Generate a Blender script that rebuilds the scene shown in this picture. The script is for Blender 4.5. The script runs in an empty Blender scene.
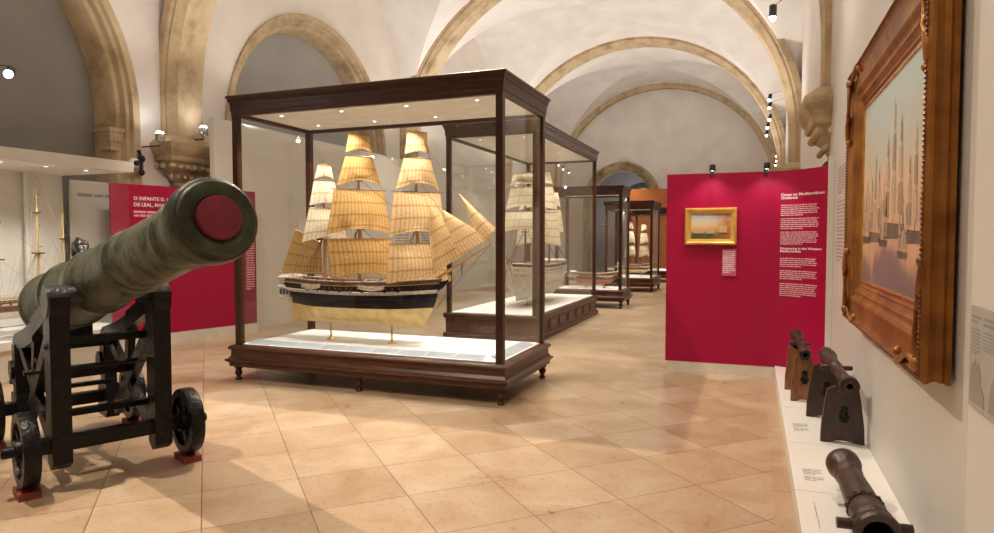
import bpy, math, random
from mathutils import Vector, Matrix
random.seed(7)
PI = math.pi
sc = bpy.context.scene
COL = sc.collection

# ------------------------------------------------------------------ camera, world, exposure
cam = bpy.data.cameras.new('camera'); camo = bpy.data.objects.new('camera', cam); COL.objects.link(camo)
cam.sensor_width = 36.0; cam.lens = 660*36/994; cam.clip_start = .05; cam.clip_end = 200
camo.location = (0, 0, 1.6); camo.rotation_euler = (math.radians(90-2.44), 0, math.radians(21.2))
sc.camera = camo
w = bpy.data.worlds.new('world'); sc.world = w; w.use_nodes = True
w.node_tree.nodes['Background'].inputs[0].default_value = (1, .93, .85, 1)
w.node_tree.nodes['Background'].inputs[1].default_value = .12
sc.view_settings.view_transform = 'Standard'; sc.view_settings.look = 'None'
sc.view_settings.exposure = 0.0; sc.view_settings.gamma = 1; sc.view_settings.use_curve_mapping = False
sc.cycles.transparent_max_bounces = 40
sc.cycles.sample_clamp_indirect = 6

WARM = (1, .86, .70); NEUT = (1, .93, .84); COOL = (.93, .95, 1)

def lamp(kind, loc, power, color=WARM, radius=.08, target=None, angle=60, blend=.6, size=None):
    l = bpy.data.lights.new('light', kind); l.energy = power; l.color = color
    if kind == 'AREA':
        l.shape = 'RECTANGLE'; l.size, l.size_y = size
    else:
        l.shadow_soft_size = radius
    if kind == 'SPOT':
        l.spot_size = math.radians(angle); l.spot_blend = blend
    o = bpy.data.objects.new('light', l); COL.objects.link(o); o.location = loc
    if target is not None:
        o.rotation_euler = (Vector(target)-Vector(loc)).to_track_quat('-Z', 'Y').to_euler()
    return o

# hall geometry
XL, XR = -9.0, .93; XC = -4.03; RA = 4.74; Z0 = 3.88; RB = 4.54
RIB_Y = [-7.1, .7, 8.5, 16.3, 23.9, 31.3]
# added vault uplights without fixtures, floating off the corbels, both sides of every rib
for k, y in enumerate(RIB_Y[1:5]):
    for sx, x in ((1, -8.10), (-1, .15)):
        for dy in (-.62, .62):
            if k == 1 and sx < 0 and dy < 0: continue      # the partition stands there
            lamp('SPOT', (x, y+dy, 3.45), 170 if (k == 1 and sx > 0) else 290, (1, .95, .91), .03, (x+sx*2.6, y+dy*3.4, 8.2), 150, .9)
# hall spots without fixtures, aimed down: two placed from floor shadows, the rest added
for (x, y, tx, ty, p, a) in [(-4.6, 2.2, -3.7, 3.0, 900, 74), (-3.3, 6.35, -2.8, 4.6, 900, 118), (-1.0, 1.2, -1.0, 3.8, 160, 80), (-.2, 7.0, -.7, 6.0, 260, 95),
                             (-5.6, 9.6, -5.2, 8.2, 260, 90), (-1.4, 12.5, -1.6, 11.5, 420, 95), (-6.8, 14.0, -6.6, 13.5, 300, 95),
                             (-1.0, 18.5, -1.5, 18.0, 420, 95), (-6.0, 20.0, -6.2, 20, 300, 95), (-1.4, 25.5, -2, 25.5, 420, 95), (-5.5, 28, -5.6, 28.5, 400, 95),
                             (-3.5, -3.0, -3.5, -2, 500, 110)]:
    lamp('SPOT', (x, y, 5.3), p, WARM, .03, (tx, ty, 0), a, .7)
# room beyond the portal
lamp('POINT', (-6, 34, 3.2), 130, NEUT, .3)

# ------------------------------------------------------------------ helpers
class MB:
    def __init__(s): s.v = []; s.f = []; s.m = []
    def add(s, vs, fs, mi=0):
        b = len(s.v); s.v += [tuple(v) for v in vs]
        for f in fs: s.f.append([b+i for i in f]); s.m.append(mi)
        return s
    def box(s, x0, x1, y0, y1, z0, z1, mi=0, M=None):
        vs = [Vector(p) for p in ((x0,y0,z0),(x1,y0,z0),(x1,y1,z0),(x0,y1,z0),(x0,y0,z1),(x1,y0,z1),(x1,y1,z1),(x0,y1,z1))]
        if M is not None: vs = [M @ v for v in vs]
        return s.add(vs, [(3,2,1,0),(4,5,6,7),(0,1,5,4),(1,2,6,5),(2,3,7,6),(3,0,4,7)], mi)
    def prism(s, pts, d0, d1, plane='XZ', mi=0, M=None):
        n = len(pts)
        def P(a, b, d):
            v = {'XZ': (a, d, b), 'YZ': (d, a, b), 'XY': (a, b, d)}[plane]
            return Vector(v)
        vs = [P(a, b, d0) for a, b in pts] + [P(a, b, d1) for a, b in pts]
        if M is not None: vs = [M @ v for v in vs]
        fs = [list(range(n)), list(range(2*n-1, n-1, -1))] + [[i, i+n, (i+1) % n+n, (i+1) % n] for i in range(n)]
        return s.add(vs, fs, mi)
    def lathe(s, prof, M=None, n=24, mi=0, cap=True):          # prof: (radius, height) about local Z
        vs = []; fs = []
        for r, z in prof:
            for k in range(n):
                a = 2*PI*k/n; v = Vector((r*math.cos(a), r*math.sin(a), z)); vs.append(M @ v if M is not None else v)
        for i in range(len(prof)-1):
            for k in range(n):
                fs.append((i*n+k, i*n+(k+1) % n, (i+1)*n+(k+1) % n, (i+1)*n+k))
        if cap:
            fs.append(tuple(range(n-1, -1, -1))); fs.append(tuple((len(prof)-1)*n+k for k in range(n)))
        return s.add(vs, fs, mi)
    def tube(s, pts, r, n=6, mi=0, rs=None):
        pts = [Vector(p) for p in pts]; vs = []; fs = []
        for i, p in enumerate(pts):
            d = (pts[min(i+1, len(pts)-1)]-pts[max(i-1, 0)]).normalized()
            u = d.cross(Vector((0, 0, 1)) if abs(d.z) < .95 else Vector((1, 0, 0))).normalized(); v = d.cross(u)
            rr = rs[i] if rs else r
            for k in range(n):
                a = 2*PI*(k+.5)/n; vs.append(p+(u*math.cos(a)+v*math.sin(a))*rr)
        for i in range(len(pts)-1):
            for k in range(n): fs.append((i*n+k, (i+1)*n+k, (i+1)*n+(k+1) % n, i*n+(k+1) % n))
        fs.append(tuple(range(n))); fs.append(tuple((len(pts)-1)*n+k for k in range(n-1, -1, -1)))
        return s.add(vs, fs, mi)
    def ball(s, c, r, n=10, mi=0, sc3=(1,1,1)):
        prof = [(max(1e-4, math.sin(PI*i/(n//2+1))), -math.cos(PI*i/(n//2+1))) for i in range(n//2+2)]
        M = Matrix.Translation(Vector(c)) @ Matrix.Diagonal((r*sc3[0], r*sc3[1], r*sc3[2], 1))
        return s.lathe(prof, M, n, mi, cap=False)
    def mould(s, x0, x1, y0, y1, prof, M=None, mi=0, close=False):   # mitred moulding: prof (outset, z) round a rectangle
        vs = []; fs = []
        for o, z in prof:
            for p in ((x0-o, y0-o), (x1+o, y0-o), (x1+o, y1+o), (x0-o, y1+o)):
                v = Vector((p[0], p[1], z)); vs.append(M @ v if M is not None else v)
        L = len(prof)
        for i in range(L if close else L-1):
            j = (i+1) % L
            for k in range(4): fs.append((i*4+k, i*4+(k+1) % 4, j*4+(k+1) % 4, j*4+k))
        if not close: fs += [(3,2,1,0), ((L-1)*4, (L-1)*4+1, (L-1)*4+2, (L-1)*4+3)]
        return s.add(vs, fs, mi)
    def grid(s, P, mi=0):
        nu, nv = len(P), len(P[0])
        return s.add([p for r in P for p in r], [(i*nv+j, (i+1)*nv+j, (i+1)*nv+j+1, i*nv+j+1) for i in range(nu-1) for j in range(nv-1)], mi)
    def build(s, name, mats, parent=None, world=False, smooth=False, kind=None, label=None, auto=None):
        me = bpy.data.meshes.new(name)
        vs = s.v
        if world and parent is not None:
            L = parent.location; vs = [(x-L.x, y-L.y, z-L.z) for x, y, z in vs]
        me.from_pydata(vs, [], s.f)
        mats = mats if isinstance(mats, (list, tuple)) else [mats]
        for m in mats: me.materials.append(m)
        me.polygons.foreach_set('material_index', s.m)
        if smooth:
            me.polygons.foreach_set('use_smooth', [True]*len(s.f))
            me.update()
            try: me.set_sharp_from_angle(angle=math.radians(auto or 38))
            except Exception: pass
        me.update()
        o = bpy.data.objects.new(name, me); COL.objects.link(o)
        if parent is not None: o.parent = parent
        if kind: o['kind'] = kind
        if label: o['label'] = label
        return o

def tag(o, label, cat, group=None, kind=None):
    o['label'] = label; o['category'] = cat
    if group: o['group'] = group
    if kind: o['kind'] = kind
    return o
def thing(name, label, cat, loc=(0,0,0), rz=0, group=None):
    o = bpy.data.objects.new(name, None); COL.objects.link(o); o.location = loc; o.rotation_euler = (0, 0, rz)
    o.empty_display_size = .1
    return tag(o, label, cat, group)
def copy_tree(o, parent=None):
    c = o.copy(); COL.objects.link(c)
    if parent is not None: c.parent = parent
    for ch in list(o.children): copy_tree(ch, c)
    return c
def frame_M(o, ex, ey, ez):
    M = Matrix((ex, ey, ez)).transposed().to_4x4(); M.translation = Vector(o); return M

# ------------------------------------------------------------------ materials
def mat(name, col, rough=.6, metal=0, col2=None, scale=6, detail=5, bump=0, bscale=None, stretch=None, spec=.5, contrast=(.35,.65), coat=0):
    m = bpy.data.materials.new(name); m.use_nodes = True; nt = m.node_tree; b = nt.nodes['Principled BSDF']
    b.inputs['Base Color'].default_value = (*col, 1); b.inputs['Roughness'].default_value = rough
    b.inputs['Metallic'].default_value = metal; b.inputs['Specular IOR Level'].default_value = spec
    b.inputs['Coat Weight'].default_value = coat
    tc = nt.nodes.new('ShaderNodeTexCoord'); mp = nt.nodes.new('ShaderNodeMapping'); nt.links.new(tc.outputs['Object'], mp.inputs[0])
    if stretch: mp.inputs['Scale'].default_value = stretch
    n = nt.nodes.new('ShaderNodeTexNoise'); n.inputs['Scale'].default_value = scale; n.inputs['Detail'].default_value = detail
    nt.links.new(mp.outputs[0], n.inputs['Vector'])
    if col2 is None: col2 = tuple(c*.88 for c in col)
    r = nt.nodes.new('ShaderNodeValToRGB'); r.color_ramp.elements[0].position = contrast[0]; r.color_ramp.elements[1].position = contrast[1]
    r.color_ramp.elements[0].color = (*col2, 1); r.color_ramp.elements[1].color = (*col, 1)
    nt.links.new(n.outputs['Fac'], r.inputs[0]); nt.links.new(r.outputs[0], b.inputs['Base Color'])
    if bump:
        n2 = nt.nodes.new('ShaderNodeTexNoise'); n2.inputs['Scale'].default_value = bscale or scale*4; n2.inputs['Detail'].default_value = 4
        nt.links.new(mp.outputs[0], n2.inputs['Vector'])
        bp = nt.nodes.new('ShaderNodeBump'); bp.inputs['Strength'].default_value = bump; bp.inputs['Distance'].default_value = .01
        nt.links.new(n2.outputs['Fac'], bp.inputs['Height']); nt.links.new(bp.outputs[0], b.inputs['Normal'])
    return m
def emit(name, col, s):
    m = bpy.data.materials.new(name); m.use_nodes = True; b = m.node_tree.nodes['Principled BSDF']
    b.inputs['Base Color'].default_value = (*col, 1); b.inputs['Emission Color'].default_value = (*col, 1); b.inputs['Emission Strength'].default_value = s
    return m
def glass_mat(name, tint=(1,1,1), gl=1.0):
    m = bpy.data.materials.new(name); m.use_nodes = True; nt = m.node_tree; nt.nodes.clear()
    out = nt.nodes.new('ShaderNodeOutputMaterial'); mix = nt.nodes.new('ShaderNodeMixShader')
    t = nt.nodes.new('ShaderNodeBsdfTransparent'); t.inputs[0].default_value = (*tint, 1)
    g = nt.nodes.new('ShaderNodeBsdfGlossy'); g.inputs['Roughness'].default_value = .01; g.inputs[0].default_value = (gl, gl, gl, 1)
    fr = nt.nodes.new('ShaderNodeFresnel'); fr.inputs[0].default_value = 1.42
    geo = nt.nodes.new('ShaderNodeNewGeometry')     # the back faces of the pane reflect as the front ones do
    nt.links.new(fr.outputs[0], mix.inputs[0]); nt.links.new(t.outputs[0], mix.inputs[1]); nt.links.new(g.outputs[0], mix.inputs[2])
    mul = nt.nodes.new('ShaderNodeMath'); mul.operation = 'MULTIPLY'
    sub = nt.nodes.new('ShaderNodeMath'); sub.operation = 'SUBTRACT'; sub.inputs[0].default_value = 1
    nt.links.new(geo.outputs['Backfacing'], sub.inputs[1]); nt.links.new(fr.outputs[0], mul.inputs[0]); nt.links.new(sub.outputs[0], mul.inputs[1])
    nt.links.new(mul.outputs[0], mix.inputs[0])
    nt.links.new(mix.outputs[0], out.inputs[0]); return m

plaster = mat('plaster', (.82, .785, .735), .85, col2=(.73, .69, .635), scale=1.3, detail=8, bump=.15, bscale=14)
plaster_side = mat('plaster_wall', (.82, .76, .70), .85, col2=(.76, .70, .63), scale=1.1, detail=6, bump=.1, bscale=14)
grey_infill = mat('grey_infill', (.27, .26, .24), .8, col2=(.24, .23, .21), scale=1.5)
grey_infill_light = mat('grey_infill_light', (.40, .395, .38), .8, col2=(.37, .36, .34), scale=1.5)
white_panel = mat('white_panel', (.70, .67, .62), .5, col2=(.67, .64, .59), scale=.7)
partition_paint = mat('partition_paint', (.60, .575, .535), .42, col2=(.57, .545, .505), scale=.7)
white_gloss = mat('white_gloss', (.82, .80, .76), .22, col2=(.79, .77, .73), scale=1)
plinth_face = mat('plinth_face', (.70, .64, .54), .5)
red_panel = mat('red_panel', (.36, .001, .045), .42, col2=(.34, .001, .042), scale=1, spec=.35)
maroon_panel = mat('maroon_panel', (.25, .004, .04), .4)
orange_panel = mat('orange_panel', (.45, .14, .03), .5)
mahogany = mat('mahogany', (.058, .020, .009), .36, col2=(.03, .008, .004), scale=5, detail=8, stretch=(1.5, 1.5, 12), spec=.35, bump=.05)
mahogany_h = mat('mahogany_long', (.062, .020, .009), .36, col2=(.03, .008, .004), scale=5, detail=8, stretch=(1, 1, 14), spec=.35, bump=.05)
base_wood = mat('base_wood', (.095, .034, .015), .36, col2=(.045, .015, .007), scale=4, detail=8, stretch=(1, 1, 10), spec=.35)
deck_white = mat('deck_white', (.86, .85, .82), .5)
deck_label = mat('caption_card', (.36, .41, .47), .4, col2=(.32, .37, .42), scale=9)
ceil_white = mat('case_ceiling', (.90, .90, .86), .6)
brass = mat('brass', (.80, .58, .24), .28, .9, col2=(.66, .46, .17), scale=8)
brass_hull = mat('brass_hull', (.78, .60, .28), .42, .45, col2=(.62, .45, .18), scale=9, detail=7)
hull_black = mat('hull_black', (.014, .010, .013), .5, col2=(.008, .006, .008), scale=20, spec=.25)
hull_white = mat('hull_cream', (.72, .64, .55), .5, col2=(.5, .40, .33), scale=40)
hull_dark_brown = mat('hull_brown', (.20, .09, .05), .5, col2=(.08, .03, .02), scale=40)
hull_pale = mat('hull_pale', (.66, .60, .50), .5, col2=(.50, .44, .36), scale=12)
hull_blue = mat('hull_blue', (.05, .08, .15), .4)
hull_red = mat('hull_red', (.50, .16, .10), .5)
deck_wood = mat('ship_deck', (.45, .30, .16), .5, scale=30)
spar_wood = mat('spar_wood', (.48, .25, .09), .4, scale=20)
spar_dark = mat('spar_dark', (.10, .05, .03), .4, scale=20)
spar_yellow = mat('spar_yellow', (.62, .42, .14), .4, scale=20)
rope = mat('rope', (.10, .07, .05), .8)
rope_pale = mat('rope_pale', (.42, .34, .24), .8)
iron = mat('cast_iron', (.0075, .006, .006), .34, .0, col2=(.003, .0025, .0025), scale=14, detail=8, bump=.8, bscale=30, spec=.22)
iron_worn = mat('worn_iron', (.028, .025, .025), .36, .3, col2=(.010, .008, .008), scale=9, detail=8, bump=.6, bscale=40, spec=.7)
tampion_red = mat('tampion_red', (.17, .0015, .02), .6, col2=(.12, .0015, .014), scale=3, stretch=(1, 12, 1))
wedge_red = mat('wedge_red', (.20, .03, .02), .5)
bronze = mat('dark_bronze', (.060, .034, .026), .36, .45, col2=(.025, .014, .012), scale=14, detail=8, bump=.4, bscale=60)
bronze_red = mat('red_bronze', (.065, .034, .027), .40, .3, col2=(.03, .015, .012), scale=14, detail=8, bump=.3, bscale=60)
dark_wood = mat('dark_wood', (.052, .026, .018), .45, col2=(.03, .014, .010), scale=8, stretch=(6, 6, 1))
brown_wood = mat('brown_wood', (.27, .11, .035), .45, col2=(.16, .06, .02), scale=8, stretch=(6, 6, 1))
gilt = mat('gilt', (.36, .145, .024), .38, .5, col2=(.17, .055, .010), scale=5, detail=8, bump=.25, bscale=40)
gilt_bright = mat('gilt_bright', (.85, .48, .12), .25, .75, col2=(.55, .26, .05), scale=10)
gilt_yellow = mat('gilt_yellow', (.80, .50, .13), .35, .45, col2=(.66, .38, .08), scale=10)
gilt_dark = mat('gilt_dark', (.20, .075, .02), .4, .5, col2=(.12, .04, .012), scale=20)
black_metal = mat('black_metal', (.02, .02, .02), .4, .3)
text_white = mat('text_white', (.85, .74, .74), .6)
text_pink = mat('text_pink', (.80, .42, .48), .6)
text_grey = mat('text_grey', (.34, .34, .34), .6)
text_brown = mat('text_brown', (.40, .34, .32), .6)
card_pink = mat('card_pink', (.60, .10, .22), .5)
map_card = mat('map_card', (.46, .43, .38), .5)
map_land = mat('map_land', (.32, .30, .27), .5)
wire_mat = mat('wire', (.10, .08, .06), .5)
glow = emit('lamp_glow', (1, .95, .86), 14)
glow_case = emit('case_lamp_glow', (1, .97, .90), 9)
glow_cool = emit('uplight_glow', (.95, .95, 1), 22)
glass = glass_mat('glass', (.985, .99, .985))
glass_old = glass_mat('glass_reflective', (.97, .98, .965))
acrylic = glass_mat('acrylic', (.95, .96, .95))

def stone_material(name, c1, c2, c3, bw=.9, bh=.42, rough=.8):
    m = bpy.data.materials.new(name); m.use_nodes = True; nt = m.node_tree; b = nt.nodes['Principled BSDF']; b.inputs['Roughness'].default_value = rough
    tc = nt.nodes.new('ShaderNodeTexCoord')
    n = nt.nodes.new('ShaderNodeTexNoise'); n.inputs['Scale'].default_value = 2.2; n.inputs['Detail'].default_value = 9; n.inputs['Roughness'].default_value = .65
    nt.links.new(tc.outputs['Object'], n.inputs['Vector'])
    r = nt.nodes.new('ShaderNodeValToRGB'); e = r.color_ramp.elements
    e[0].position = .3; e[0].color = (*c2, 1); e[1].position = .68; e[1].color = (*c1, 1)
    x = r.color_ramp.elements.new(.5); x.color = (*c3, 1)
    nt.links.new(n.outputs['Fac'], r.inputs[0]); nt.links.new(r.outputs[0], b.inputs['Base Color'])
    n2 = nt.nodes.new('ShaderNodeTexNoise'); n2.inputs['Scale'].default_value = 18; n2.inputs['Detail'].default_value = 6
    nt.links.new(tc.outputs['Object'], n2.inputs['Vector'])
    bp = nt.nodes.new('ShaderNodeBump'); bp.inputs['Strength'].default_value = .5; bp.inputs['Distance'].default_value = .02
    nt.links.new(n2.outputs['Fac'], bp.inputs['Height']); nt.links.new(bp.outputs[0], b.inputs['Normal'])
    return m
stone = stone_material('limestone', (.62, .475, .295), (.31, .22, .12), (.53, .40, .24))
stone_joint = mat('stone_joint', (.22, .15, .09), .9)

def floor_material(name, rot, w_, h_, loc, c1, c2, mortar, wear=True):
    m = bpy.data.materials.new(name); m.use_nodes = True; nt = m.node_tree; b = nt.nodes['Principled BSDF']
    tc = nt.nodes.new('ShaderNodeTexCoord'); mp = nt.nodes.new('ShaderNodeMapping'); mp.vector_type = 'POINT'
    mp.inputs['Rotation'].default_value = (0, 0, rot); mp.inputs['Location'].default_value = loc
    nt.links.new(tc.outputs['Object'], mp.inputs[0])
    br = nt.nodes.new('ShaderNodeTexBrick'); br.offset = 0; br.squash = 1
    br.inputs['Scale'].default_value = 1; br.inputs['Brick Width'].default_value = w_; br.inputs['Row Height'].default_value = h_
    br.inputs['Mortar Size'].default_value = .0035; br.inputs['Mortar Smooth'].default_value = .2
    br.inputs['Color1'].default_value = (*c1, 1); br.inputs['Color2'].default_value = (*c2, 1); br.inputs['Mortar'].default_value = (*mortar, 1)
    nt.links.new(mp.outputs[0], br.inputs['Vector'])
    n = nt.nodes.new('ShaderNodeTexNoise'); n.inputs['Scale'].default_value = 2.3; n.inputs['Detail'].default_value = 10; n.inputs['Roughness'].default_value = .7; n.inputs['Distortion'].default_value = .6
    nt.links.new(tc.outputs['Object'], n.inputs['Vector'])
    r = nt.nodes.new('ShaderNodeValToRGB'); r.color_ramp.elements[0].position = .32; r.color_ramp.elements[0].color = (.80, .70, .58, 1)
    r.color_ramp.elements[1].position = .62; r.color_ramp.elements[1].color = (1, 1, 1, 1)
    nt.links.new(n.outputs['Fac'], r.inputs[0])
    mx = nt.nodes.new('ShaderNodeMix'); mx.data_type = 'RGBA'; mx.blend_type = 'MULTIPLY'; mx.inputs[0].default_value = 1
    nt.links.new(br.outputs['Color'], mx.inputs[6]); nt.links.new(r.outputs[0], mx.inputs[7])
    # little pits of the limestone
    v = nt.nodes.new('ShaderNodeTexNoise'); v.inputs['Scale'].default_value = 26; v.inputs['Detail'].default_value = 8; v.inputs['Roughness'].default_value = .8
    nt.links.new(tc.outputs['Object'], v.inputs['Vector'])
    r2 = nt.nodes.new('ShaderNodeValToRGB'); r2.color_ramp.elements[0].position = .32; r2.color_ramp.elements[0].color = (.50, .40, .30, 1)
    r2.color_ramp.elements[1].position = .45; r2.color_ramp.elements[1].color = (1, 1, 1, 1)
    nt.links.new(v.outputs['Fac'], r2.inputs[0])
    m2 = nt.nodes.new('ShaderNodeMix'); m2.data_type = 'RGBA'; m2.blend_type = 'MULTIPLY'; m2.inputs[0].default_value = 1
    nt.links.new(mx.outputs[2], m2.inputs[6]); nt.links.new(r2.outputs[0], m2.inputs[7]); nt.links.new(m2.outputs[2], b.inputs['Base Color'])
    rr = nt.nodes.new('ShaderNodeMapRange'); rr.inputs[3].default_value = .20; rr.inputs[4].default_value = .42
    nt.links.new(n.outputs['Fac'], rr.inputs[0]); nt.links.new(rr.outputs[0], b.inputs['Roughness'])
    bp = nt.nodes.new('ShaderNodeBump'); bp.inputs['Strength'].default_value = .15; bp.inputs['Distance'].default_value = .004; bp.invert = True
    nt.links.new(br.outputs['Fac'], bp.inputs['Height']); nt.links.new(bp.outputs[0], b.inputs['Normal'])
    return m
S2 = math.sqrt(2); T = .83/S2
# joints lie where X+Y = 2.42 + .83k and Y-X = 5.55 + .83k
u0, v0 = 2.42/S2, 5.55/S2
floor_mat = floor_material('limestone_floor', -PI/4, T, T, (-u0 % T, -v0 % T, 0), (.50, .385, .27), (.40, .285, .185), (.17, .11, .07))
border_mat = floor_material('limestone_border', 0, .5, .78, (0, .2, 0), (.49, .37, .26), (.43, .31, .21), (.17, .11, .07))

def cloth_mat(name, c1, c2, freq=60, transl=.45):
    m = bpy.data.materials.new(name); m.use_nodes = True; nt = m.node_tree; nt.nodes.clear()
    out = nt.nodes.new('ShaderNodeOutputMaterial'); mix = nt.nodes.new('ShaderNodeMixShader'); mix.inputs[0].default_value = transl
    d = nt.nodes.new('ShaderNodeBsdfDiffuse'); t = nt.nodes.new('ShaderNodeBsdfTranslucent')
    uv = nt.nodes.new('ShaderNodeTexCoord')
    wv = nt.nodes.new('ShaderNodeTexWave'); wv.inputs['Scale'].default_value = freq/76.; wv.wave_profile = 'SIN'; wv.bands_direction = 'X'
    wv.inputs['Distortion'].default_value = .8
    nt.links.new(uv.outputs['UV'], wv.inputs['Vector'])
    wz = nt.nodes.new('ShaderNodeTexWave'); wz.inputs['Scale'].default_value = .23; wz.bands_direction = 'Y'; wz.inputs['Distortion'].default_value = .5
    nt.links.new(uv.outputs['UV'], wz.inputs['Vector'])
    n = nt.nodes.new('ShaderNodeTexNoise'); n.inputs['Scale'].default_value = 5; n.inputs['Detail'].default_value = 6; nt.links.new(uv.outputs['UV'], n.inputs['Vector'])
    r = nt.nodes.new('ShaderNodeValToRGB'); r.color_ramp.elements[0].color = (*c2, 1); r.color_ramp.elements[1].color = (*c1, 1)
    r.color_ramp.elements[0].position = .04; r.color_ramp.elements[1].position = .3
    nt.links.new(wv.outputs['Fac'], r.inputs[0])
    r3 = nt.nodes.new('ShaderNodeValToRGB'); r3.color_ramp.elements[0].color = (.78, .70, .58, 1); r3.color_ramp.elements[0].position = .05
    r3.color_ramp.elements[1].color = (1, 1, 1, 1); r3.color_ramp.elements[1].position = .10
    nt.links.new(wz.outputs['Fac'], r3.inputs[0])
    r4 = nt.nodes.new('ShaderNodeValToRGB'); r4.color_ramp.elements[0].color = (.8, .72, .6, 1); r4.color_ramp.elements[0].position = .3
    r4.color_ramp.elements[1].color = (1, 1, 1, 1); r4.color_ramp.elements[1].position = .6
    nt.links.new(n.outputs['Fac'], r4.inputs[0])
    a = nt.nodes.new('ShaderNodeMix'); a.data_type = 'RGBA'; a.blend_type = 'MULTIPLY'; a.inputs[0].default_value = 1
    nt.links.new(r.outputs[0], a.inputs[6]); nt.links.new(r3.outputs[0], a.inputs[7])
    a2 = nt.nodes.new('ShaderNodeMix'); a2.data_type = 'RGBA'; a2.blend_type = 'MULTIPLY'; a2.inputs[0].default_value = 1
    nt.links.new(a.outputs[2], a2.inputs[6]); nt.links.new(r4.outputs[0], a2.inputs[7])
    nt.links.new(a2.outputs[2], d.inputs[0]); nt.links.new(a2.outputs[2], t.inputs[0])
    nt.links.new(d.outputs[0], mix.inputs[1]); nt.links.new(t.outputs[0], mix.inputs[2]); nt.links.new(mix.outputs[0], out.inputs[0])
    return m
sail_tan = cloth_mat('sail_tan', (.66, .43, .18), (.48, .28, .10))
sail_light = cloth_mat('sail_light', (.80, .59, .34), (.62, .41, .20))
sail_cream = cloth_mat('sail_cream', (.84, .76, .60), (.72, .62, .46))
sail_brown = cloth_mat('sail_brown', (.46, .30, .13), (.32, .19, .07))

def patina():
    m = bpy.data.materials.new('bronze_patina'); m.use_nodes = True; nt = m.node_tree; b = nt.nodes['Principled BSDF']
    tc = nt.nodes.new('ShaderNodeTexCoord'); mp = nt.nodes.new('ShaderNodeMapping'); mp.inputs['Scale'].default_value = (1.3, 1, 1)
    nt.links.new(tc.outputs['Object'], mp.inputs[0])
    n = nt.nodes.new('ShaderNodeTexNoise'); n.inputs['Scale'].default_value = 5.5; n.inputs['Detail'].default_value = 12; n.inputs['Roughness'].default_value = .72; n.inputs['Distortion'].default_value = .7
    nt.links.new(mp.outputs[0], n.inputs['Vector'])
    r = nt.nodes.new('ShaderNodeValToRGB'); cr = r.color_ramp; cr.elements[0].position = .28; cr.elements[0].color = (.012, .014, .007, 1)
    cr.elements[1].position = .78; cr.elements[1].color = (.13, .075, .042, 1)
    for p, c in ((.40, (.026, .036, .018)), (.48, (.062, .078, .048)), (.56, (.125, .125, .09)), (.66, (.065, .060, .03))):
        e = cr.elements.new(p); e.color = (*c, 1)
    nt.links.new(n.outputs['Fac'], r.inputs[0]); nt.links.new(r.outputs[0], b.inputs['Base Color'])
    b.inputs['Metallic'].default_value = .2; b.inputs['Roughness'].default_value = .46; b.inputs['Specular IOR Level'].default_value = .35
    n2 = nt.nodes.new('ShaderNodeTexNoise'); n2.inputs['Scale'].default_value = 40; n2.inputs['Detail'].default_value = 6; nt.links.new(tc.outputs['Object'], n2.inputs['Vector'])
    bp = nt.nodes.new('ShaderNodeBump'); bp.inputs['Strength'].default_value = .35; bp.inputs['Distance'].default_value = .008
    nt.links.new(n2.outputs['Fac'], bp.inputs['Height']); nt.links.new(bp.outputs[0], b.inputs['Normal'])
    return m
patina_mat = patina()
patina_swell = mat('patina_swell', (.050, .054, .030), .45, .2, col2=(.010, .012, .006), scale=6, detail=10, bump=.4, bscale=40)
patina_dark = mat('patina_face', (.045, .058, .018), .5, .2, col2=(.012, .012, .006), scale=9, detail=9, bump=.4, bscale=40)

# ------------------------------------------------------------------ text helpers
def text_mb(body, size, M, bold=0):
    cu = bpy.data.curves.new('t', 'FONT'); cu.body = body; cu.size = size; cu.extrude = .001; cu.offset = bold; cu.space_line = .85
    cu.resolution_u = 2
    o = bpy.data.objects.new('t', cu); COL.objects.link(o)
    dg = bpy.context.evaluated_depsgraph_get(); me = bpy.data.meshes.new_from_object(o.evaluated_get(dg))
    mb = MB(); mb.add([M @ v.co for v in me.vertices], [tuple(p.vertices) for p in me.polygons])
    bpy.data.objects.remove(o); bpy.data.curves.remove(cu); bpy.data.meshes.remove(me)
    return mb
def para(mb, u0, u1, v0, nlines, pitch, h, M, seed=0, last=.6):  # unreadable small print: rows of word-long dashes
    rnd = random.Random(seed)
    for i in range(nlines):
        end = u0+(u1-u0)*(last if i == nlines-1 else rnd.uniform(.93, 1))
        u = u0; v = v0-i*pitch
        while u < end-.3*pitch:
            wd = min(rnd.uniform(1.2, 5)*h, end-u)
            mb.box(u, u+wd, v-h*.5, v+h*rnd.uniform(.35, .55), 0, .0012, M=M); u += wd+h*.45
    return mb

# ------------------------------------------------------------------ structure: floor, walls, vault
f = MB(); f.add([(-9.6, -7.1, 0), (.14, -7.1, 0), (.14, 37, 0), (-9.6, 37, 0)], [(0,1,2,3)]); f.build('floor', floor_mat, kind='structure')
f = MB(); f.add([(.14, -7.1, 0), (1.3, -7.1, 0), (1.3, 37, 0), (.14, 37, 0)], [(0,1,2,3)])
f.build('trim_1', border_mat, kind='structure')

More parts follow.
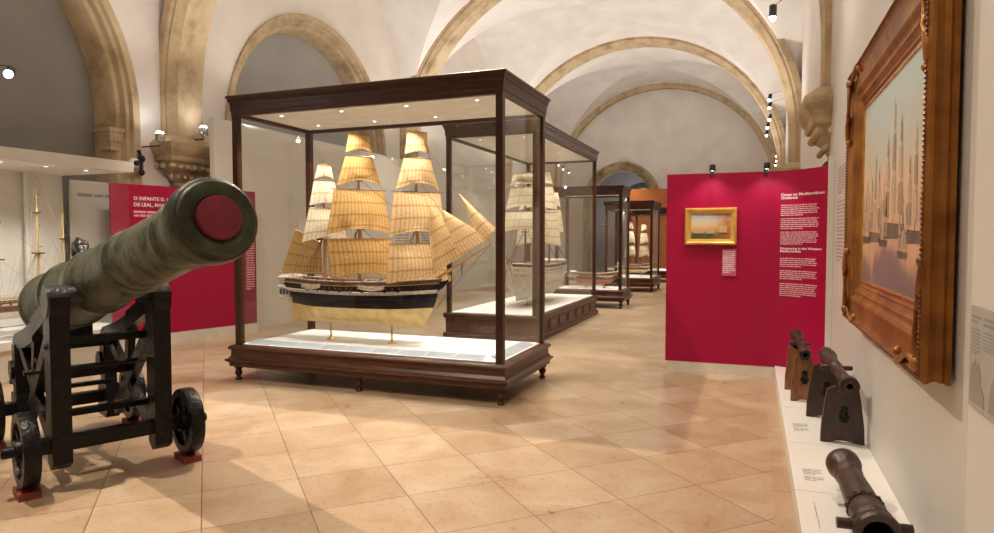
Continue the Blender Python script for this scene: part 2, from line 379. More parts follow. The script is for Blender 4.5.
VA = (XR-XL)/2; VB = RB+.20; ZW = 9.3
mb = MB()
for a, b in zip(RIB_Y[:-1], RIB_Y[1:]):
    N = 56; cs = [-math.cos(PI*i/N) for i in range(N+1)]
    vs = [((XL+XR)/2+VA*cs[i], (a+b)/2+(b-a)/2*cs[j], Z0+VB*math.sqrt(max(0, 1-min(cs[i]**2, cs[j]**2)))) for i in range(N+1) for j in range(N+1)]
    fs = []
    for i in range(N):
        for j in range(N):
            p0, p1, p2, p3 = i*(N+1)+j, (i+1)*(N+1)+j, (i+1)*(N+1)+j+1, i*(N+1)+j+1
            if i == j: fs += [(p0, p1, p2), (p0, p2, p3)]
            elif i+j == N-1: fs += [(p0, p1, p3), (p1, p2, p3)]
            else: fs.append((p0, p1, p2, p3))
    mb.add(vs, fs)
mb.build('ceiling', plaster, kind='structure', smooth=True, auto=9)

def arch_z(y, yc, R, zs):            # slightly pointed arch line
    u = abs(y-yc)/R
    return zs+R*math.sqrt(max(0, 1-u*u))
NICHES = [(4.62, 3.05, 3.45), (12.3, 2.80, 3.60)]
def wall_with_niches(X, y0, y1, ztop, niches, mb):
    ys = [y0]
    for yc, R, zs in niches:
        mb.add([(X, ys[-1], 0), (X, yc-R, 0), (X, yc-R, ztop), (X, ys[-1], ztop)], [(0,1,2,3)])
        N = 40; q = [yc-R*math.cos(PI*i/N) for i in range(N+1)]
        for a, b in zip(q[:-1], q[1:]):
            mb.add([(X, a, arch_z(a, yc, R, zs)), (X, b, arch_z(b, yc, R, zs)), (X, b, ztop), (X, a, ztop)], [(0,1,2,3)])
        ys.append(yc+R)
    mb.add([(X, ys[-1], 0), (X, y1, 0), (X, y1, ztop), (X, ys[-1], ztop)], [(0,1,2,3)])
mb = MB(); wall_with_niches(XL, -7.1, 31.3, ZW, NICHES, mb); mb.build('wall_left', plaster_side, kind='structure')
mb = MB(); mb.add([(XR, -7.1, 0), (XR, 31.3, 0), (XR, 31.3, ZW), (XR, -7.1, ZW)], [(3,2,1,0)]); mb.build('wall_right', plaster_side, kind='structure')
mb = MB(); mb.add([(XL, -7.1, 0), (XR, -7.1, 0), (XR, -7.1, ZW), (XL, -7.1, ZW)], [(3,2,1,0)]); mb.build('wall_back', plaster_side, kind='structure')
# end wall with portal opening
PXC, PR, PZ = -5.85, 1.42, 3.38
mb = MB(); YE = 31.3
mb.add([(XL, YE, 0), (PXC-PR, YE, 0), (PXC-PR, YE, ZW), (XL, YE, ZW)], [(0,1,2,3)])
mb.add([(PXC+PR, YE, 0), (XR, YE, 0), (XR, YE, ZW), (PXC+PR, YE, ZW)], [(0,1,2,3)])
q = [PXC-PR*math.cos(PI*i/24) for i in range(25)]
for a, b in zip(q[:-1], q[1:]):
    mb.add([(a, YE, arch_z(a, PXC, PR, PZ)), (b, YE, arch_z(b, PXC, PR, PZ)), (b, YE, ZW), (a, YE, ZW)], [(0,1,2,3)])
mb.build('wall_end', plaster, kind='structure')
grey_room = mat('grey_blue_wall', (.42, .42, .45), .8)
mb = MB(); mb.box(-9.5, 0, 36.8, 37, 0, 6); mb.build('wall_beyond', grey_room, kind='structure')
mb = MB(); mb.box(-9.7, -9.5, 31.4, 37, 0, 6); mb.box(0, .2, 31.4, 37, 0, 6); mb.box(-9.7, .2, 31.4, 37, 6, 6.2); mb.build('wall_beyond_sides', grey_room, kind='structure')

def arch_sweep(mb, prof, path, mi=0):
    """path: list of (centre point, outward unit vector, axis vector); prof: (radial offset, axial offset)"""
    P = [[Vector(c)+Vector(o)*r+Vector(a)*d for r, d in prof] for c, o, a in path]
    mb.grid(P, mi)
# niche infill and mouldings
for k, (yc, R, zs) in enumerate(NICHES):
    mb = MB(); mb.add([(-9.5, yc-R-.1, 0), (-9.5, yc+R+.1, 0), (-9.5, yc+R+.1, zs+R+.2), (-9.5, yc-R-.1, zs+R+.2)], [(0,1,2,3)])
    mb.build('wall_niche', [grey_infill, grey_infill_light][k], kind='structure')
    path = [((XL, yc-R, 0), (0, -1, 0), (1, 0, 0))]
    N = 44
    for i in range(N+1):
        a = PI-PI*i/N; o = (0, math.cos(a), math.sin(a)); path.append(((XL, yc+R*math.cos(a), zs+R*math.sin(a)), o, (1, 0, 0)))
    path.append(((XL, yc+R, 0), (0, 1, 0), (1, 0, 0)))
    mb = MB(); arch_sweep(mb, [(0, -.02), (0, .055), (-.12, .055), (-.145, .0), (-.19, -.02), (-.22, -.10), (-.28, -.12), (-.33, -.22), (-.345, -.50)], path)
    # capitals on the inner order
    for s in (-1, 1):
        yy = yc+s*(R-.30)
        mb.mould(-9.32, -9.12, yy-.08, yy+.08, [(0, zs-.52), (.02, zs-.50), (.02, zs-.48), (.0, zs-.46), (.02, zs-.36), (.055, zs-.28), (.055, zs-.24), (.075, zs-.23), (.075, zs-.17)])
        for j in range(4):
            mb.ball((-9.10, yy-.10+j*.067, zs-.36), .034)
    o = mb.build('trim_%d' % (2+k), stone, kind='structure', smooth=True)

# transverse ribs with corbels
def rib_path(y, a, b, zlow):
    path = [((XC-a, y, zlow), (-1, 0, 0), (0, 1, 0))]
    for i in range(61):
        t = PI-PI*i/60; n = Vector((math.cos(t)/a, 0, math.sin(t)/b)).normalized()
        path.append(((XC+a*math.cos(t), y, Z0+b*math.sin(t)), n, (0, 1, 0)))
    path.append(((XC+a, y, zlow), (1, 0, 0), (0, 1, 0)))
    return path
RP = [(.34, -.40), (.20, -.40), (.17, -.36), (.12, -.37), (.06, -.31), (.02, -.27), (0, -.26), (0, .26), (.02, .27), (.06, .31), (.12, .37), (.17, .36), (.20, .40), (.34, .40)]
for k, y in enumerate(RIB_Y):
    mb = MB()
    prof = RP if k < 5 else [(r, d*.6) for r, d in RP]
    arch_sweep(mb, prof, rib_path(y if k < 5 else y-.2, RA, RB, 3.0))
    mb.build('trim_%d' % (10+k), stone, kind='structure', smooth=True, auto=20)
    if k in (0, 5): continue
    for s, xw, xi in ((1, XL-.05, XC-RA), (-1, XR+.05, XC+RA)):
        x0, x1 = (xw, xi+.02) if s > 0 else (xi-.02, xw)
        mb = MB()
        mb.mould(x0, x1, y-.42, y+.42, [(-.26, 2.42), (-.24, 2.46), (-.20, 2.47), (-.18, 2.53), (-.13, 2.54), (-.10, 2.60), (-.07, 2.64), (-.07, 2.67), (.0, 2.72),
                                        (.04, 2.78), (.05, 2.84), (.10, 2.85), (.12, 2.88), (.12, 2.93), (.16, 2.98), (.20, 3.05), (.20, 3.13), (.17, 3.15), (.06, 3.24), (.02, 3.26)])
        for j in range(7):
            mb.ball((xi+s*.06, y-.45+j*.15, 2.765), .052, sc3=(1, 1, .9))
            mb.ball((xi-s*.02, y-.40+j*.134, 2.60), .036)
        for j in range(3):
            for yy in (y-.50, y+.50): mb.ball((xi-s*(.08+j*.14), yy, 2.765), .052)
        mb.build('trim_%d' % (20+k*2+(s > 0)), stone, kind='structure', smooth=True)

# portal surround
mb = MB(); path = [((PXC-PR, YE, 0), (-1, 0, 0), (0, -1, 0))]
for i in range(31):
    a = PI-PI*i/30; path.append(((PXC+PR*math.cos(a), YE, PZ+PR*math.sin(a)), (math.cos(a), 0, math.sin(a)), (0, -1, 0)))
path.append(((PXC+PR, YE, 0), (1, 0, 0), (0, -1, 0)))
arch_sweep(mb, [(-.02, -.5), (-.02, .10), (.04, .16), (.09, .10), (.24, .10), (.30, .17), (.36, .17), (.40, 0)], path)
for i in range(21):
    a = PI-PI*i/20; mb.ball((PXC+(PR+.165)*math.cos(a), YE-.10, PZ+(PR+.165)*math.sin(a)), .06)
stone_dark = stone_material('limestone_dark', (.55, .43, .26), (.18, .13, .07), (.38, .28, .15))
mb.build('trim_40', stone_dark, kind='structure', smooth=True)
mb = MB(); path = [((-6.2, 33.8, 0), (-1, 0, 0), (0, -1, 0))]
for i in range(25):
    a = PI-PI*i/24; path.append(((-5.2+1.0*math.cos(a), 33.8, 3.1+1.0*math.sin(a)), (math.cos(a), 0, math.sin(a)), (0, -1, 0)))
path.append(((-4.2, 33.8, 0), (1, 0, 0), (0, -1, 0)))
arch_sweep(mb, [(0, -.3), (0, .1), (.1, .15), (.3, .12), (.34, -.3)], path); mb.build('trim_41', stone_material('stone_grey', (.34, .33, .32), (.22, .21, .2), (.28, .27, .26)), kind='structure', smooth=True)

# right partition carrying the big painting
mb = MB(); mb.box(.77, .89, -7.1, 8.22, 0, 5.2); mb.build('wall_partition', partition_paint, kind='structure')
mb = MB(); mb.box(.715, .768, 7.60, 7.66, 0, 2.44)
mb.build('trim_42', white_panel, kind='structure')
mb = MB(); mb.box(.745, .77, -1.5, 2.86, 0, 3.6); mb.build('wall_board', white_panel, kind='structure')
# tall white partition along the left side
mb = MB(); mb.box(-8.32, -8.22, 8.44, 30.5, 0, 3.57); mb.build('wall_partition_left', white_panel, kind='structure')

# ------------------------------------------------------------------ red text panels
t = thing('exhibition_panel', 'tall crimson text panel with small gilt-framed painting, standing behind white plinth', 'panel', (-.12, 8.1, 0))
def curve_pts(n=18):
    pts = [(-.97, 8.12), (.20, 8.13)]
    for i in range(1, n+1):
        a = i/n; pts.append((.20+.53*a, 8.13-.44*a*a))
    return pts
cp = curve_pts()
def wallstrip(pts, th, z0, z1, zf=None):
    mb = MB(); n = len(pts)
    vs = []
    for (x, y) in pts:
        for d in (0, th):
            zt = z1 if zf is None else zf(x)
            vs += [(x, y+d, z0), (x, y+d, zt)]
    fs = []
    for i in range(n-1):
        a, b = i*4, (i+1)*4
        fs += [(a, b, b+1, a+1), (a+2, a+3, b+3, b+2), (a+1, b+1, b+3, a+3), (a, a+2, b+2, b)]
    fs += [(0, 1, 3, 2), ((n-1)*4, (n-1)*4+2, (n-1)*4+3, (n-1)*4+1)]
    mb.add(vs, fs); return mb
wallstrip(cp, .07, .13, 2.36).build('board', red_panel, t, True, smooth=True)
wallstrip([(x+.02 if i == 0 else x, y-.002) for i, (x, y) in enumerate(cp)], .06, 0, .128).build('base', plinth_face, t, True, smooth=True)
def RM(x, z, y=8.118): return frame_M((x, y, z), (1, 0, 0), (0, 0, 1), (0, -1, 0))
def RMc(z):     # plane of the right-hand, curving part
    return frame_M((.285, 8.085, z), Vector((.36, -.165, 0)).normalized(), (0, 0, 1), Vector((-.165, -.36, 0)).normalized())
def onto_curve(mb):            # lays flat lettering (u, z, thickness) onto the curving board
    for k, (u, z, w_) in enumerate(mb.v):
        x = .285+u; mb.v[k] = (x, 8.13-.44*((x-.20)/.53)**2-.003-w_, z)
    return mb
I4 = lambda z: Matrix.Translation((0, z, 0))
onto_curve(text_mb('Corso no Mediterrâneo\nOcidental', .042, I4(2.075), .0012)).build('heading', text_white, t, True)
onto_curve(text_mb('Privateering in the Western\nMediterranean', .035, I4(1.475), .001)).build('heading', text_white, t, True)
mb = MB(); I0 = Matrix.Identity(4)
for v_, n_, sd in ((1.97, 6, 1), (1.82, 6, 2), (1.67, 7, 3), (1.375, 5, 4), (1.235, 5, 5), (1.09, 7, 6)): para(mb, 0, .365, v_, n_, .022, .012, I0, sd)
onto_curve(mb).build('small_print', text_pink, t, True, kind='stuff')

# left crimson panel
t = thing('exhibition_panel', 'crimson text panel on pale base by the left wall, behind the bronze cannon', 'panel', (-8.1, 8.2, 0))
A, B = Vector((-8.485, 6.76, 0)), Vector((-7.87, 8.97, 0)); dU = (B-A).normalized(); dN = Vector((dU.y, -dU.x, 0))
LP = lambda u, z, d=0: frame_M(A+dU*u+Vector((0, 0, z))+dN*d, dU, (0, 0, 1), dN)
Lw = (B-A).length
MB().box(0, Lw-.22, .16, 2.385, -.05, 0, M=LP(0, 0)).build('board', red_panel, t, True)
MB().box(Lw-.215, Lw, .16, 2.385, -.05, 0.002, M=LP(0, 0)).build('end_strip', maroon_panel, t, True, label='darker maroon strip')
MB().box(0, Lw, 0, .158, -.05, .02, M=LP(0, 0)).build('base', plinth_face, t, True)
text_mb('O INFANTE D. HENRIQUE', .072, LP(.31, 2.16, .002), .002).build('heading', text_white, t, True)
text_mb('DE LEAL, MARINHEIRO', .072, LP(.31, 2.07, .002), .002).build('heading', text_white, t, True)
mb = MB(); para(mb, .31, 1.3, 1.99, 2, .055, .035, LP(0, 0, .002), 8, 1); para(mb, .31, 1.2, 1.78, 2, .05, .03, LP(0, 0, .002), 9)
mb2 = MB(); para(mb2, Lw-.19, Lw-.03, 1.75, 26, .04, .02, LP(0, 0, .004), 10)
mb.build('small_print', text_pink, t, True, kind='stuff'); mb2.build('small_print', text_pink, t, True, kind='stuff')

t = thing('exhibition_panel', 'pale caption board on the left wall between the built-in case and the crimson panel', 'panel', (-8.9, 6.8, 0))
MB().box(-8.93, -8.89, 6.47, 7.12, 0, 2.42).build('board', white_panel, t, True)
mb = MB(); para(mb, 0, .5, 2.22, 1, .1, .05, frame_M((-8.888, 6.56, 0), (0, 1, 0), (0, 0, 1), (1, 0, 0)), 70, 1); mb.build('small_print', text_grey, t, True, kind='stuff')
t = tag(MB().box(-5.1, -2.2, 28.9, 29.0, 0, 3.72).build('exhibition_panel', orange_panel), 'tall plain orange panel far down the hall beyond the last cases', 'panel')
t = tag(MB().box(-5.95, -5.45, 31.2, 31.28, 5.22, 5.38).build('wall_sign', white_panel), 'small pale blank sign on the end wall above the portal', 'sign')
# red and white notice seen through the first case
t = thing('wall_notice', 'white notice with a red band on the left partition behind the ship stern', 'notice', (-8.2, 10.9, 1.6))
MB().box(-8.22, -8.20, 10.55, 11.35, 1.35, 1.95).build('card', white_gloss, t, True)
MB().box(-8.20, -8.196, 10.55, 11.35, 1.56, 1.70).build('band', tampion_red, t, True, label='red band')
# seascape prints on left partition seen through case two
for i, (y, z) in enumerate(((14.6, 1.55), (16.0, 1.55))):
    tt = thing('wall_notice', ['white caption board on left partition, nearer of two behind the second case', 'white caption board on left partition, farther of two behind the second case'][i], 'notice', (-8.2, y, z), group='caption boards on the left partition')
    MB().box(-8.22, -8.20, y-.45, y+.45, z-.3, z+.3).build('card', white_gloss, tt, True)
    mb = MB(); M = frame_M((-8.199, y-.38, z), (0, 1, 0), (0, 0, 1), (1, 0, 0)); para(mb, 0, .75, .2, 6, .07, .04, M, 20+i); mb.build('small_print', text_grey, tt, True, kind='stuff')

# ------------------------------------------------------------------ display cases
def glazed_case(label, x0, x1, y0, y1, ztop, deck, legs=(3, 2), panelled=False, nl=(4, 2), power=26, out=.048, detail=True, tops=.16, group=None, captions=False, lampz=True):
    """x0..y1 = outer faces of the corner posts"""
    t = thing('display_case', label, 'display case', ((x0+x1)/2, (y0+y1)/2, 0), group=group)
    zc = ztop-tops                               # underside of the cornice
    cor = MB()
    cor.mould(x0, x1, y0, y1, [(-.05, zc-.06), (.004, zc-.06), (.004, zc-.02), (.012, zc-.012), (.012, zc+.035), (.016, zc+.05), (.018, zc+.075), (.028, zc+.09), (.034, zc+.115),
                               (out-.012, zc+.125), (out, zc+.132), (out, ztop-.005), (out-.006, ztop), (-.05, ztop)], close=True)
    cor.build('cornice', mahogany_h, t, True, smooth=True, auto=25)
    MB().box(x0+.045, x1-.045, y0+.045, y1-.045, zc-.02, zc+.01).build('ceiling_board', ceil_white, t, True)
    pw = .07
    for px, py in ((x0, y0), (x1-pw, y0), (x0, y1-pw), (x1-pw, y1-pw)):
        MB().box(px, px+pw, py, py+pw, deck-.03, zc-.02).build('corner_post', mahogany, t, True)
    g = .008
    for (a, b, c, d) in ((x0+pw, x1-pw, y0+.02, y0+.02+g), (x0+pw, x1-pw, y1-.02-g, y1-.02), (x0+.02, x0+.02+g, y0+pw, y1-pw), (x1-.02-g, x1-.02, y0+pw, y1-pw)):
        MB().box(a, b, c, d, deck+.002, zc-.02).build('glass_pane', glass, t, True)
    # base
    if panelled:
        b_ = MB(); b_.mould(x0, x1, y0, y1, [(-.1, 0), (.045, 0), (.045, .07), (.03, .085), (.012, .09), (.012, deck-.09), (.03, deck-.08), (.045, deck-.05), (.045, deck-.015), (.03, deck), (-.1, deck)], close=True)
        b_.build('base', base_wood, t, True, smooth=True, auto=25)
        n = 7; L = (y1-y0-.1)/n
        for i in range(n):
            pm = MB(); ya = y0+.05+i*L
            pm.mould(ya+.05, ya+L-.05, .125, deck-.12, [(.012, 0), (.004, .012), (-.008, .012), (-.012, .003), (-.02, .003)], frame_M((x1+.011, 0, 0), (0, 1, 0), (0, 0, 1), (1, 0, 0)))
            pm.build('side_panel', base_wood, t, True)
        n = 3; L = (x1-x0-.1)/n
        for i in range(n):
            pm = MB(); xa = x0+.05+i*L
            pm.mould(xa+.05, xa+L-.05, .125, deck-.12, [(.012, 0), (.004, .012), (-.008, .012), (-.012, .003), (-.02, .003)], frame_M((0, y0-.011, 0), (1, 0, 0), (0, 0, 1), (0, -1, 0)))
            pm.build('front_panel', base_wood, t, True)
    else:
        zb = .155
        b_ = MB(); b_.mould(x0, x1, y0, y1, [(-.1, zb), (.035, zb), (.05, zb+.01), (.05, zb+.045), (.075, zb+.06), (.085, zb+.075), (.085, zb+.085), (.055, zb+.10), (.035, zb+.13), (.035, deck-.055),
                                        (.055, deck-.045), (.06, deck-.025), (.045, deck-.01), (.02, deck), (-.1, deck)], close=True)
        b_.build('base', base_wood, t, True, smooth=True, auto=25)
        prof = [(.030, 0), (.036, .006), (.034, .02), (.024, .03), (.022, .045), (.034, .06), (.042, .08), (.040, .10), (.028, .115), (.034, .122), (.045, .13), (.048, .157)]
        nx, ny = legs
        leg0 = None
        for i in range(nx):
            for j in range(ny):
                if 0 < j < ny-1 and 0 < i < nx-1: continue
                lx = x0+.02+(x1-x0-.04)*i/(nx-1); ly = y0+.02+(y1-y0-.04)*j/(ny-1)
                MB().lathe(prof, Matrix.Translation((lx, ly, 0)), 16).build('leg', mahogany, t, True, smooth=True)
    MB().box(x0+.04, x1-.04, y0+.04, y1-.04, deck-.02, deck+.006).build('deck', deck_white, t, True)
    if captions:
        s = thing  # caption strips lie along the front and the right edge of the deck
        n = 9; wd = (x1-x0-.34)/n
        for i in range(n):
            M = frame_M((x0+.10+i*wd, y0+.07, deck+.010), (1, 0, 0), (0, .985, .17), (0, -.17, .985))
            c = MB().box(0, wd-.012, 0, .15, -.004, 0, M=M).build('caption_card', deck_label, t, True)
            mb = MB()
            para(mb, .02, wd-.03, .125, 7, .016, .005, frame_M(M.translation, (1, 0, 0), (0, .985, .17), (0, -.17, .985)), i)
            o = mb.build('small_print', text_grey, t, True, kind='stuff')
        n = 4; wd = (y1-y0-.36)/n
        for i in range(n):
            M = frame_M((x1-.07, y0+.20+i*wd, deck+.010), (0, 1, 0), (-.985, 0, .17), (.17, 0, .985))
            MB().box(0, wd-.012, 0, .14, -.004, 0, M=M).build('caption_card', deck_label, t, True)
    # ceiling spots
    nlx, nly = nl
    for i in range(nlx):
        for j in range(nly):
            lx = x0+(x1-x0)*(i+.5)/nlx; ly = y0+(y1-y0)*(j+.5)/nly
            MB().lathe([(.022, 0), (.028, 0), (.030, -.006), (.022, -.008)], Matrix.Translation((lx, ly, zc-.0205)), 14, cap=False).build('lamp_ring', white_gloss, t, True)
            MB().lathe([(.022, 0), (.001, -.002)], Matrix.Translation((lx, ly, zc-.024)), 12, cap=False).build('lamp_lens', glow_case, t, True)
            lamp('SPOT', (lx, ly, zc-.05), power, (1, .95, .86), .02, (lx, ly, 0), 115, .8)
    return t

C1 = (-5.445, -2.215, 5.855, 7.22, 3.18, .40)
glazed_case('large mahogany glass case on turned legs holding the full-sailed frigate model', *C1, legs=(3, 2), nl=(4, 2), power=90, captions=True)
C2 = (-4.62, -3.09, 9.65, 13.75, 3.42, .40)
glazed_case('long glass case on panelled wooden base, second from the camera', *C2, panelled=True, nl=(2, 4), power=80)
C3 = (-4.35, -2.78, 15.0, 16.0, 2.80, .42)
glazed_case('narrower glass case on legs, third along the hall', *C3, legs=(2, 2), nl=(3, 2), power=50, tops=.15)
C4 = (-4.2, -2.78, 19.9, 21.5, 2.72, .42)
glazed_case('glass case on legs with a rigged model, fourth along the hall', *C4, legs=(2, 2), nl=(2, 2), power=70, tops=.2)
C5 = (-4.3, -2.80, 24.6, 26.2, 2.72, .42)
glazed_case('farthest glass case, mostly hidden behind the fourth one', *C5, legs=(2, 2), nl=(2, 2), power=60, tops=.2)

# ------------------------------------------------------------------ model ships
def uv_grid(mb, P, name, m, parent, **kw):
    o = mb.grid(P).build(name, m, parent, smooth=True, **kw)
    return o
def sail_mesh(name, corners, bulge, m, parent, foot=0, nu=10, nv=10, density=1.0):
    """corners: top-left, top-right, bottom-right, bottom-left; bulge vector; foot = upward arch of the lower edge"""
    a, b, c, d = [Vector(p) for p in corners]; Bv = Vector(bulge); vs = []; uvs = []
    W = (c-d).length; Hh = (a-d).length
    for i in range(nu+1):
        u = i/nu
        for j in range(nv+1):
            v = j/nv
            p = (a.lerp(b, u)).lerp(d.lerp(c, u), v)
            p = p+Bv*(4*u*(1-u))**.7*math.sin(PI*min(1, v*.55+.12)) + Vector((0, 0, foot*math.sin(PI*u)*v**2))
            k = 1-.05*math.sin(PI*v)
            vs.append(p); uvs.append((u*W*9*density, v*Hh*9*density))
    me = bpy.data.meshes.new(name); fs = [(i*(nv+1)+j, (i+1)*(nv+1)+j, (i+1)*(nv+1)+j+1, i*(nv+1)+j+1) for i in range(nu) for j in range(nv)]
    me.from_pydata([tuple(p) for p in vs], [], fs); me.materials.append(m)
    uvl = me.uv_layers.new(name='UVMap')
    for lp in me.loops: uvl.data[lp.index].uv = uvs[lp.vertex_index]
    me.polygons.foreach_set('use_smooth', [True]*len(fs)); me.update()
    o = bpy.data.objects.new(name, me); COL.objects.link(o); o.parent = parent
    return o
def tri_sail(name, A_, B_, C_, bulge, m, parent):
    return sail_mesh(name, (A_, Vector(A_).lerp(Vector(B_), .02), B_, C_), bulge, m, parent, nu=8, nv=10)

def ship(label, loc, rz, L=2.1, beam=.46, keel=.20, rail=.74, wl=.42, masts=(), yard_dir=(0, 1), bulge=.06, mats=None, bowsprit=.66, jibs=(), spanker=None, stays=True, sailing=True, stands=True, rig=rope, detail=True, group=None, steeve=.42):
    t = thing('model_ship', label, 'model ship', loc, rz, group=group)
    low, mid, band, top, spar = mats
    N = 26; S = 12; half = beam/2
    def sect(u):      # u 0 stern .. 1 bow -> half-breadth factor
        if u < .12: return .62+.30*(u/.12)**.7
        if u > .66: return max(.012, (1-((u-.66)/.34)**2.1))*1.0
        return .92+.08*math.sin(PI*(u-.12)/.54)
    def sheer(u): return rail+.075*(2*u-.9)**2*.6+(.05 if u < .22 else 0)*0
    P = {}
    xs = [-L/2+L*i/N for i in range(N+1)]
    fr = [0, .06, .16, .28, .40, .52, .62, .70, .76, .82, .90, 1.0]
    def pt(i, s, side):
        u = i/N; k = fr[s]; z = keel+(sheer(u)-keel)*k
        full = sect(u)
        if k < .55: prof = math.sin(PI/2*min(1, k/.5))**.62
        else: prof = 1-.16*((k-.55)/.45)**1.5
        run = 1.0
        if u < .22: run = (u/.22)**.9 if k < .35 else 1-(1-(u/.22)**.9)*max(0, (.75-k)/.40)     # fine run aft
        if u > .80: run = 1-(u-.80)/.20*(.75*(1-k))
        x = xs[i]
        if u > .8: x += (u-.8)/.2*(k-.5)*.16
        if u < .12: x -= (1-u/.12)*max(0, (k-.45))*.14
        if u < .12: x += (1-u/.12)*max(0, .5-k)*.10
        if u > .8: x -= ((u-.8)/.2)**2*max(0, .6-k)**2*.22
        y = side*half*full*max(0.0, prof)*max(.02, run)
        return (x, y if s else side*.008, z)
    hull = MB()
    for side in (-1, 1):
        for s in range(len(fr)-1):
            k = (fr[s]+fr[s+1])/2; zf = keel+(rail-keel)*k
            mi = 0 if zf < wl else (2 if .69 < k < .77 else (1 if k < .9 else 3))
            hull.grid([[pt(i, s, side), pt(i, s+1, side)] for i in range(N+1)], mi)
    # transom
    for s in range(len(fr)-1): hull.add([pt(0, s, -1), pt(0, s, 1), pt(0, s+1, 1), pt(0, s+1, -1)], [(0,1,2,3)], 1 if s > 5 else 0)
    for s in range(len(fr)-1): hull.add([pt(N, s, -1), pt(N, s, 1), pt(N, s+1, 1), pt(N, s+1, -1)], [(0,1,2,3)], 1 if s > 5 else 0)
    hull.build('hull', [low, mid, band, top], t, smooth=True, auto=50)
    MB().grid([[(pt(i, 9, -1)), (pt(i, 9, 1))] for i in range(N+1)]).build('deck', deck_wood, t)
    # mouldings (wales), rail caps
    if detail:
        for s, rr, mm in ((11, .009, band), (8, .008, band), (6, .007, mid), (10, .005, brass)):
            for side in (-1, 1): MB().tube([pt(i, s, side) for i in range(N+1)], rr, 5).build('rail' if s > 9 else 'wale', mm, t, smooth=True)
        mb = MB()
        for side in (-1, 1):
            for i in range(4, N-4):
                a = pt(i, 9, side); mb.box(a[0]-.011, a[0]+.011, a[1]-.004*side-.008, a[1]+.006*side+.008, a[2]-.004, a[2]+.022)
        mb.build('gun_ports', hull_dark_brown, t)
        for side in (-1, 1):
            for i in range(5, N-4, 2):
                a = Vector(pt(i, 8, side)); MB().tube([a, a+Vector((0, side*.035, .004))], .006, 6).build('gun', hull_black, t)
        # hammock netting posts
        mb = MB()
        for side in (-1, 1):
            for i in range(2, N-1):
                a = Vector(pt(i, 11, side)); mb.tube([a, a+Vector((0, 0, .035))], .0025, 4)
            mb.tube([Vector(pt(i, 11, side))+Vector((0, 0, .035)) for i in range(2, N-1)], .003, 4)
        mb.build('netting', spar, t)
        # stern gallery, rudder, head
        x = pt(0, 9, 1)[0]
        g = MB(); g.mould(x-.05, x+.10, -half*.60, half*.60, [(-.04, rail-.26), (0, rail-.22), (.012, rail-.20), (0, rail-.18), (0, rail-.10), (.014, rail-.09), (.014, rail-.075), (0, rail-.06), (0, rail+.02), (.012, rail+.03), (-.02, rail+.06)])
        g.build('stern_gallery', [band], t)
        g = MB()
        for side in (-1, 1):
            for j in range(3): g.box(x-.035+j*.045, x-.005+j*.045, side*(half*.60+.001)-.003, side*(half*.60+.001)+.003, rail-.17, rail-.105)
        for j in range(5): g.box(x-.054, x-.050, -.11+j*.05, -.075+j*.05, rail-.17, rail-.105)
        g.build('gallery_windows', hull_blue, t)
        MB().prism([(-L/2-.01, keel), (-L/2+.06, keel), (-L/2+.03, rail-.2), (-L/2-.02, rail-.2), (-L/2-.015, wl)], -.008, .008).build('rudder', low, t)
        xb = L/2+.07
        MB().prism([(xb-.08, rail-.12), (xb+.02, rail-.05), (xb+.09, rail+.02), (xb+.10, rail+.05), (xb+.06, rail+.03), (xb-.10, rail-.0)], -.012, .012).build('beakhead', mid, t)
        MB().ball((xb+.10, 0, rail+.06), .028, sc3=(.8, .7, 1.4)).build('figurehead', brass, t, smooth=True)
        # boats on the side davits
        for xx, ln, sd in ((-.50, .26, -1), (.30, .34, -1), (-.45, .26, 1)):
            b = MB(); yb = sd*(half+.055); P2 = []
            for i in range(9):
                u = i/8; wv = .040*math.sin(PI*u)**.6; P2.append([(xx-ln/2+ln*u, yb+wv*math.cos(a), rail-.045+.025*(2*u-1)**2+.045*min(0, -math.sin(a))) for a in [PI*q_/8 for q_ in range(9)]])
            b.grid(P2); bb = b.build('ship_boat', band, t, smooth=True)
            MB().tube([(xx-ln*.35, sd*half*.9, rail+.04), (xx-ln*.35, yb, rail+.045), (xx-ln*.35, yb, rail-.04)], .004, 5).tube([(xx+ln*.35, sd*half*.9, rail+.04), (xx+ln*.35, yb, rail+.045), (xx+ln*.35, yb, rail-.04)], .004, 5).build('davits', spar_dark, bb)
    # bowsprit
    b0 = Vector((L/2-.10, 0, rail-.02)); b1 = b0+Vector((bowsprit, 0, bowsprit*steeve))
    MB().tube([b0, b0.lerp(b1, .5), b1], .018, 8, rs=[.022, .015, .006]).build('bowsprit', spar, t, smooth=True)
    # masts, yards, sails
    yd = Vector((yard_dir[0], yard_dir[1], 0)).normalized()
    fw = Vector((abs(yd.y)+1e-3, -yd.x*(1 if yd.y > 0 else -1), 0)).normalized()
    for mi_, (mx, ztop, smat, yards) in enumerate(masts):
        ms = MB(); H = ztop-rail
        ms.tube([(mx, 0, rail-.08), (mx, 0, rail+H*.36), (mx, 0, rail+H*.37), (mx, 0, rail+H*.68), (mx, 0, rail+H*.69), (mx, 0, ztop)], .014, 8, rs=[.019, .017, .013, .011, .008, .003])
        mo = ms.build('mast', spar, t, smooth=True)
        for zz, r_ in ((rail+H*.34, .06), (rail+H*.66, .035)):
            MB().mould(mx-r_*.6, mx+r_*.6, -r_, r_, [(0, zz), (.008, zz+.008), (.008, zz+.016), (0, zz+.018)]).build('mast_top', spar_dark, mo)
        # shrouds
        r = MB()
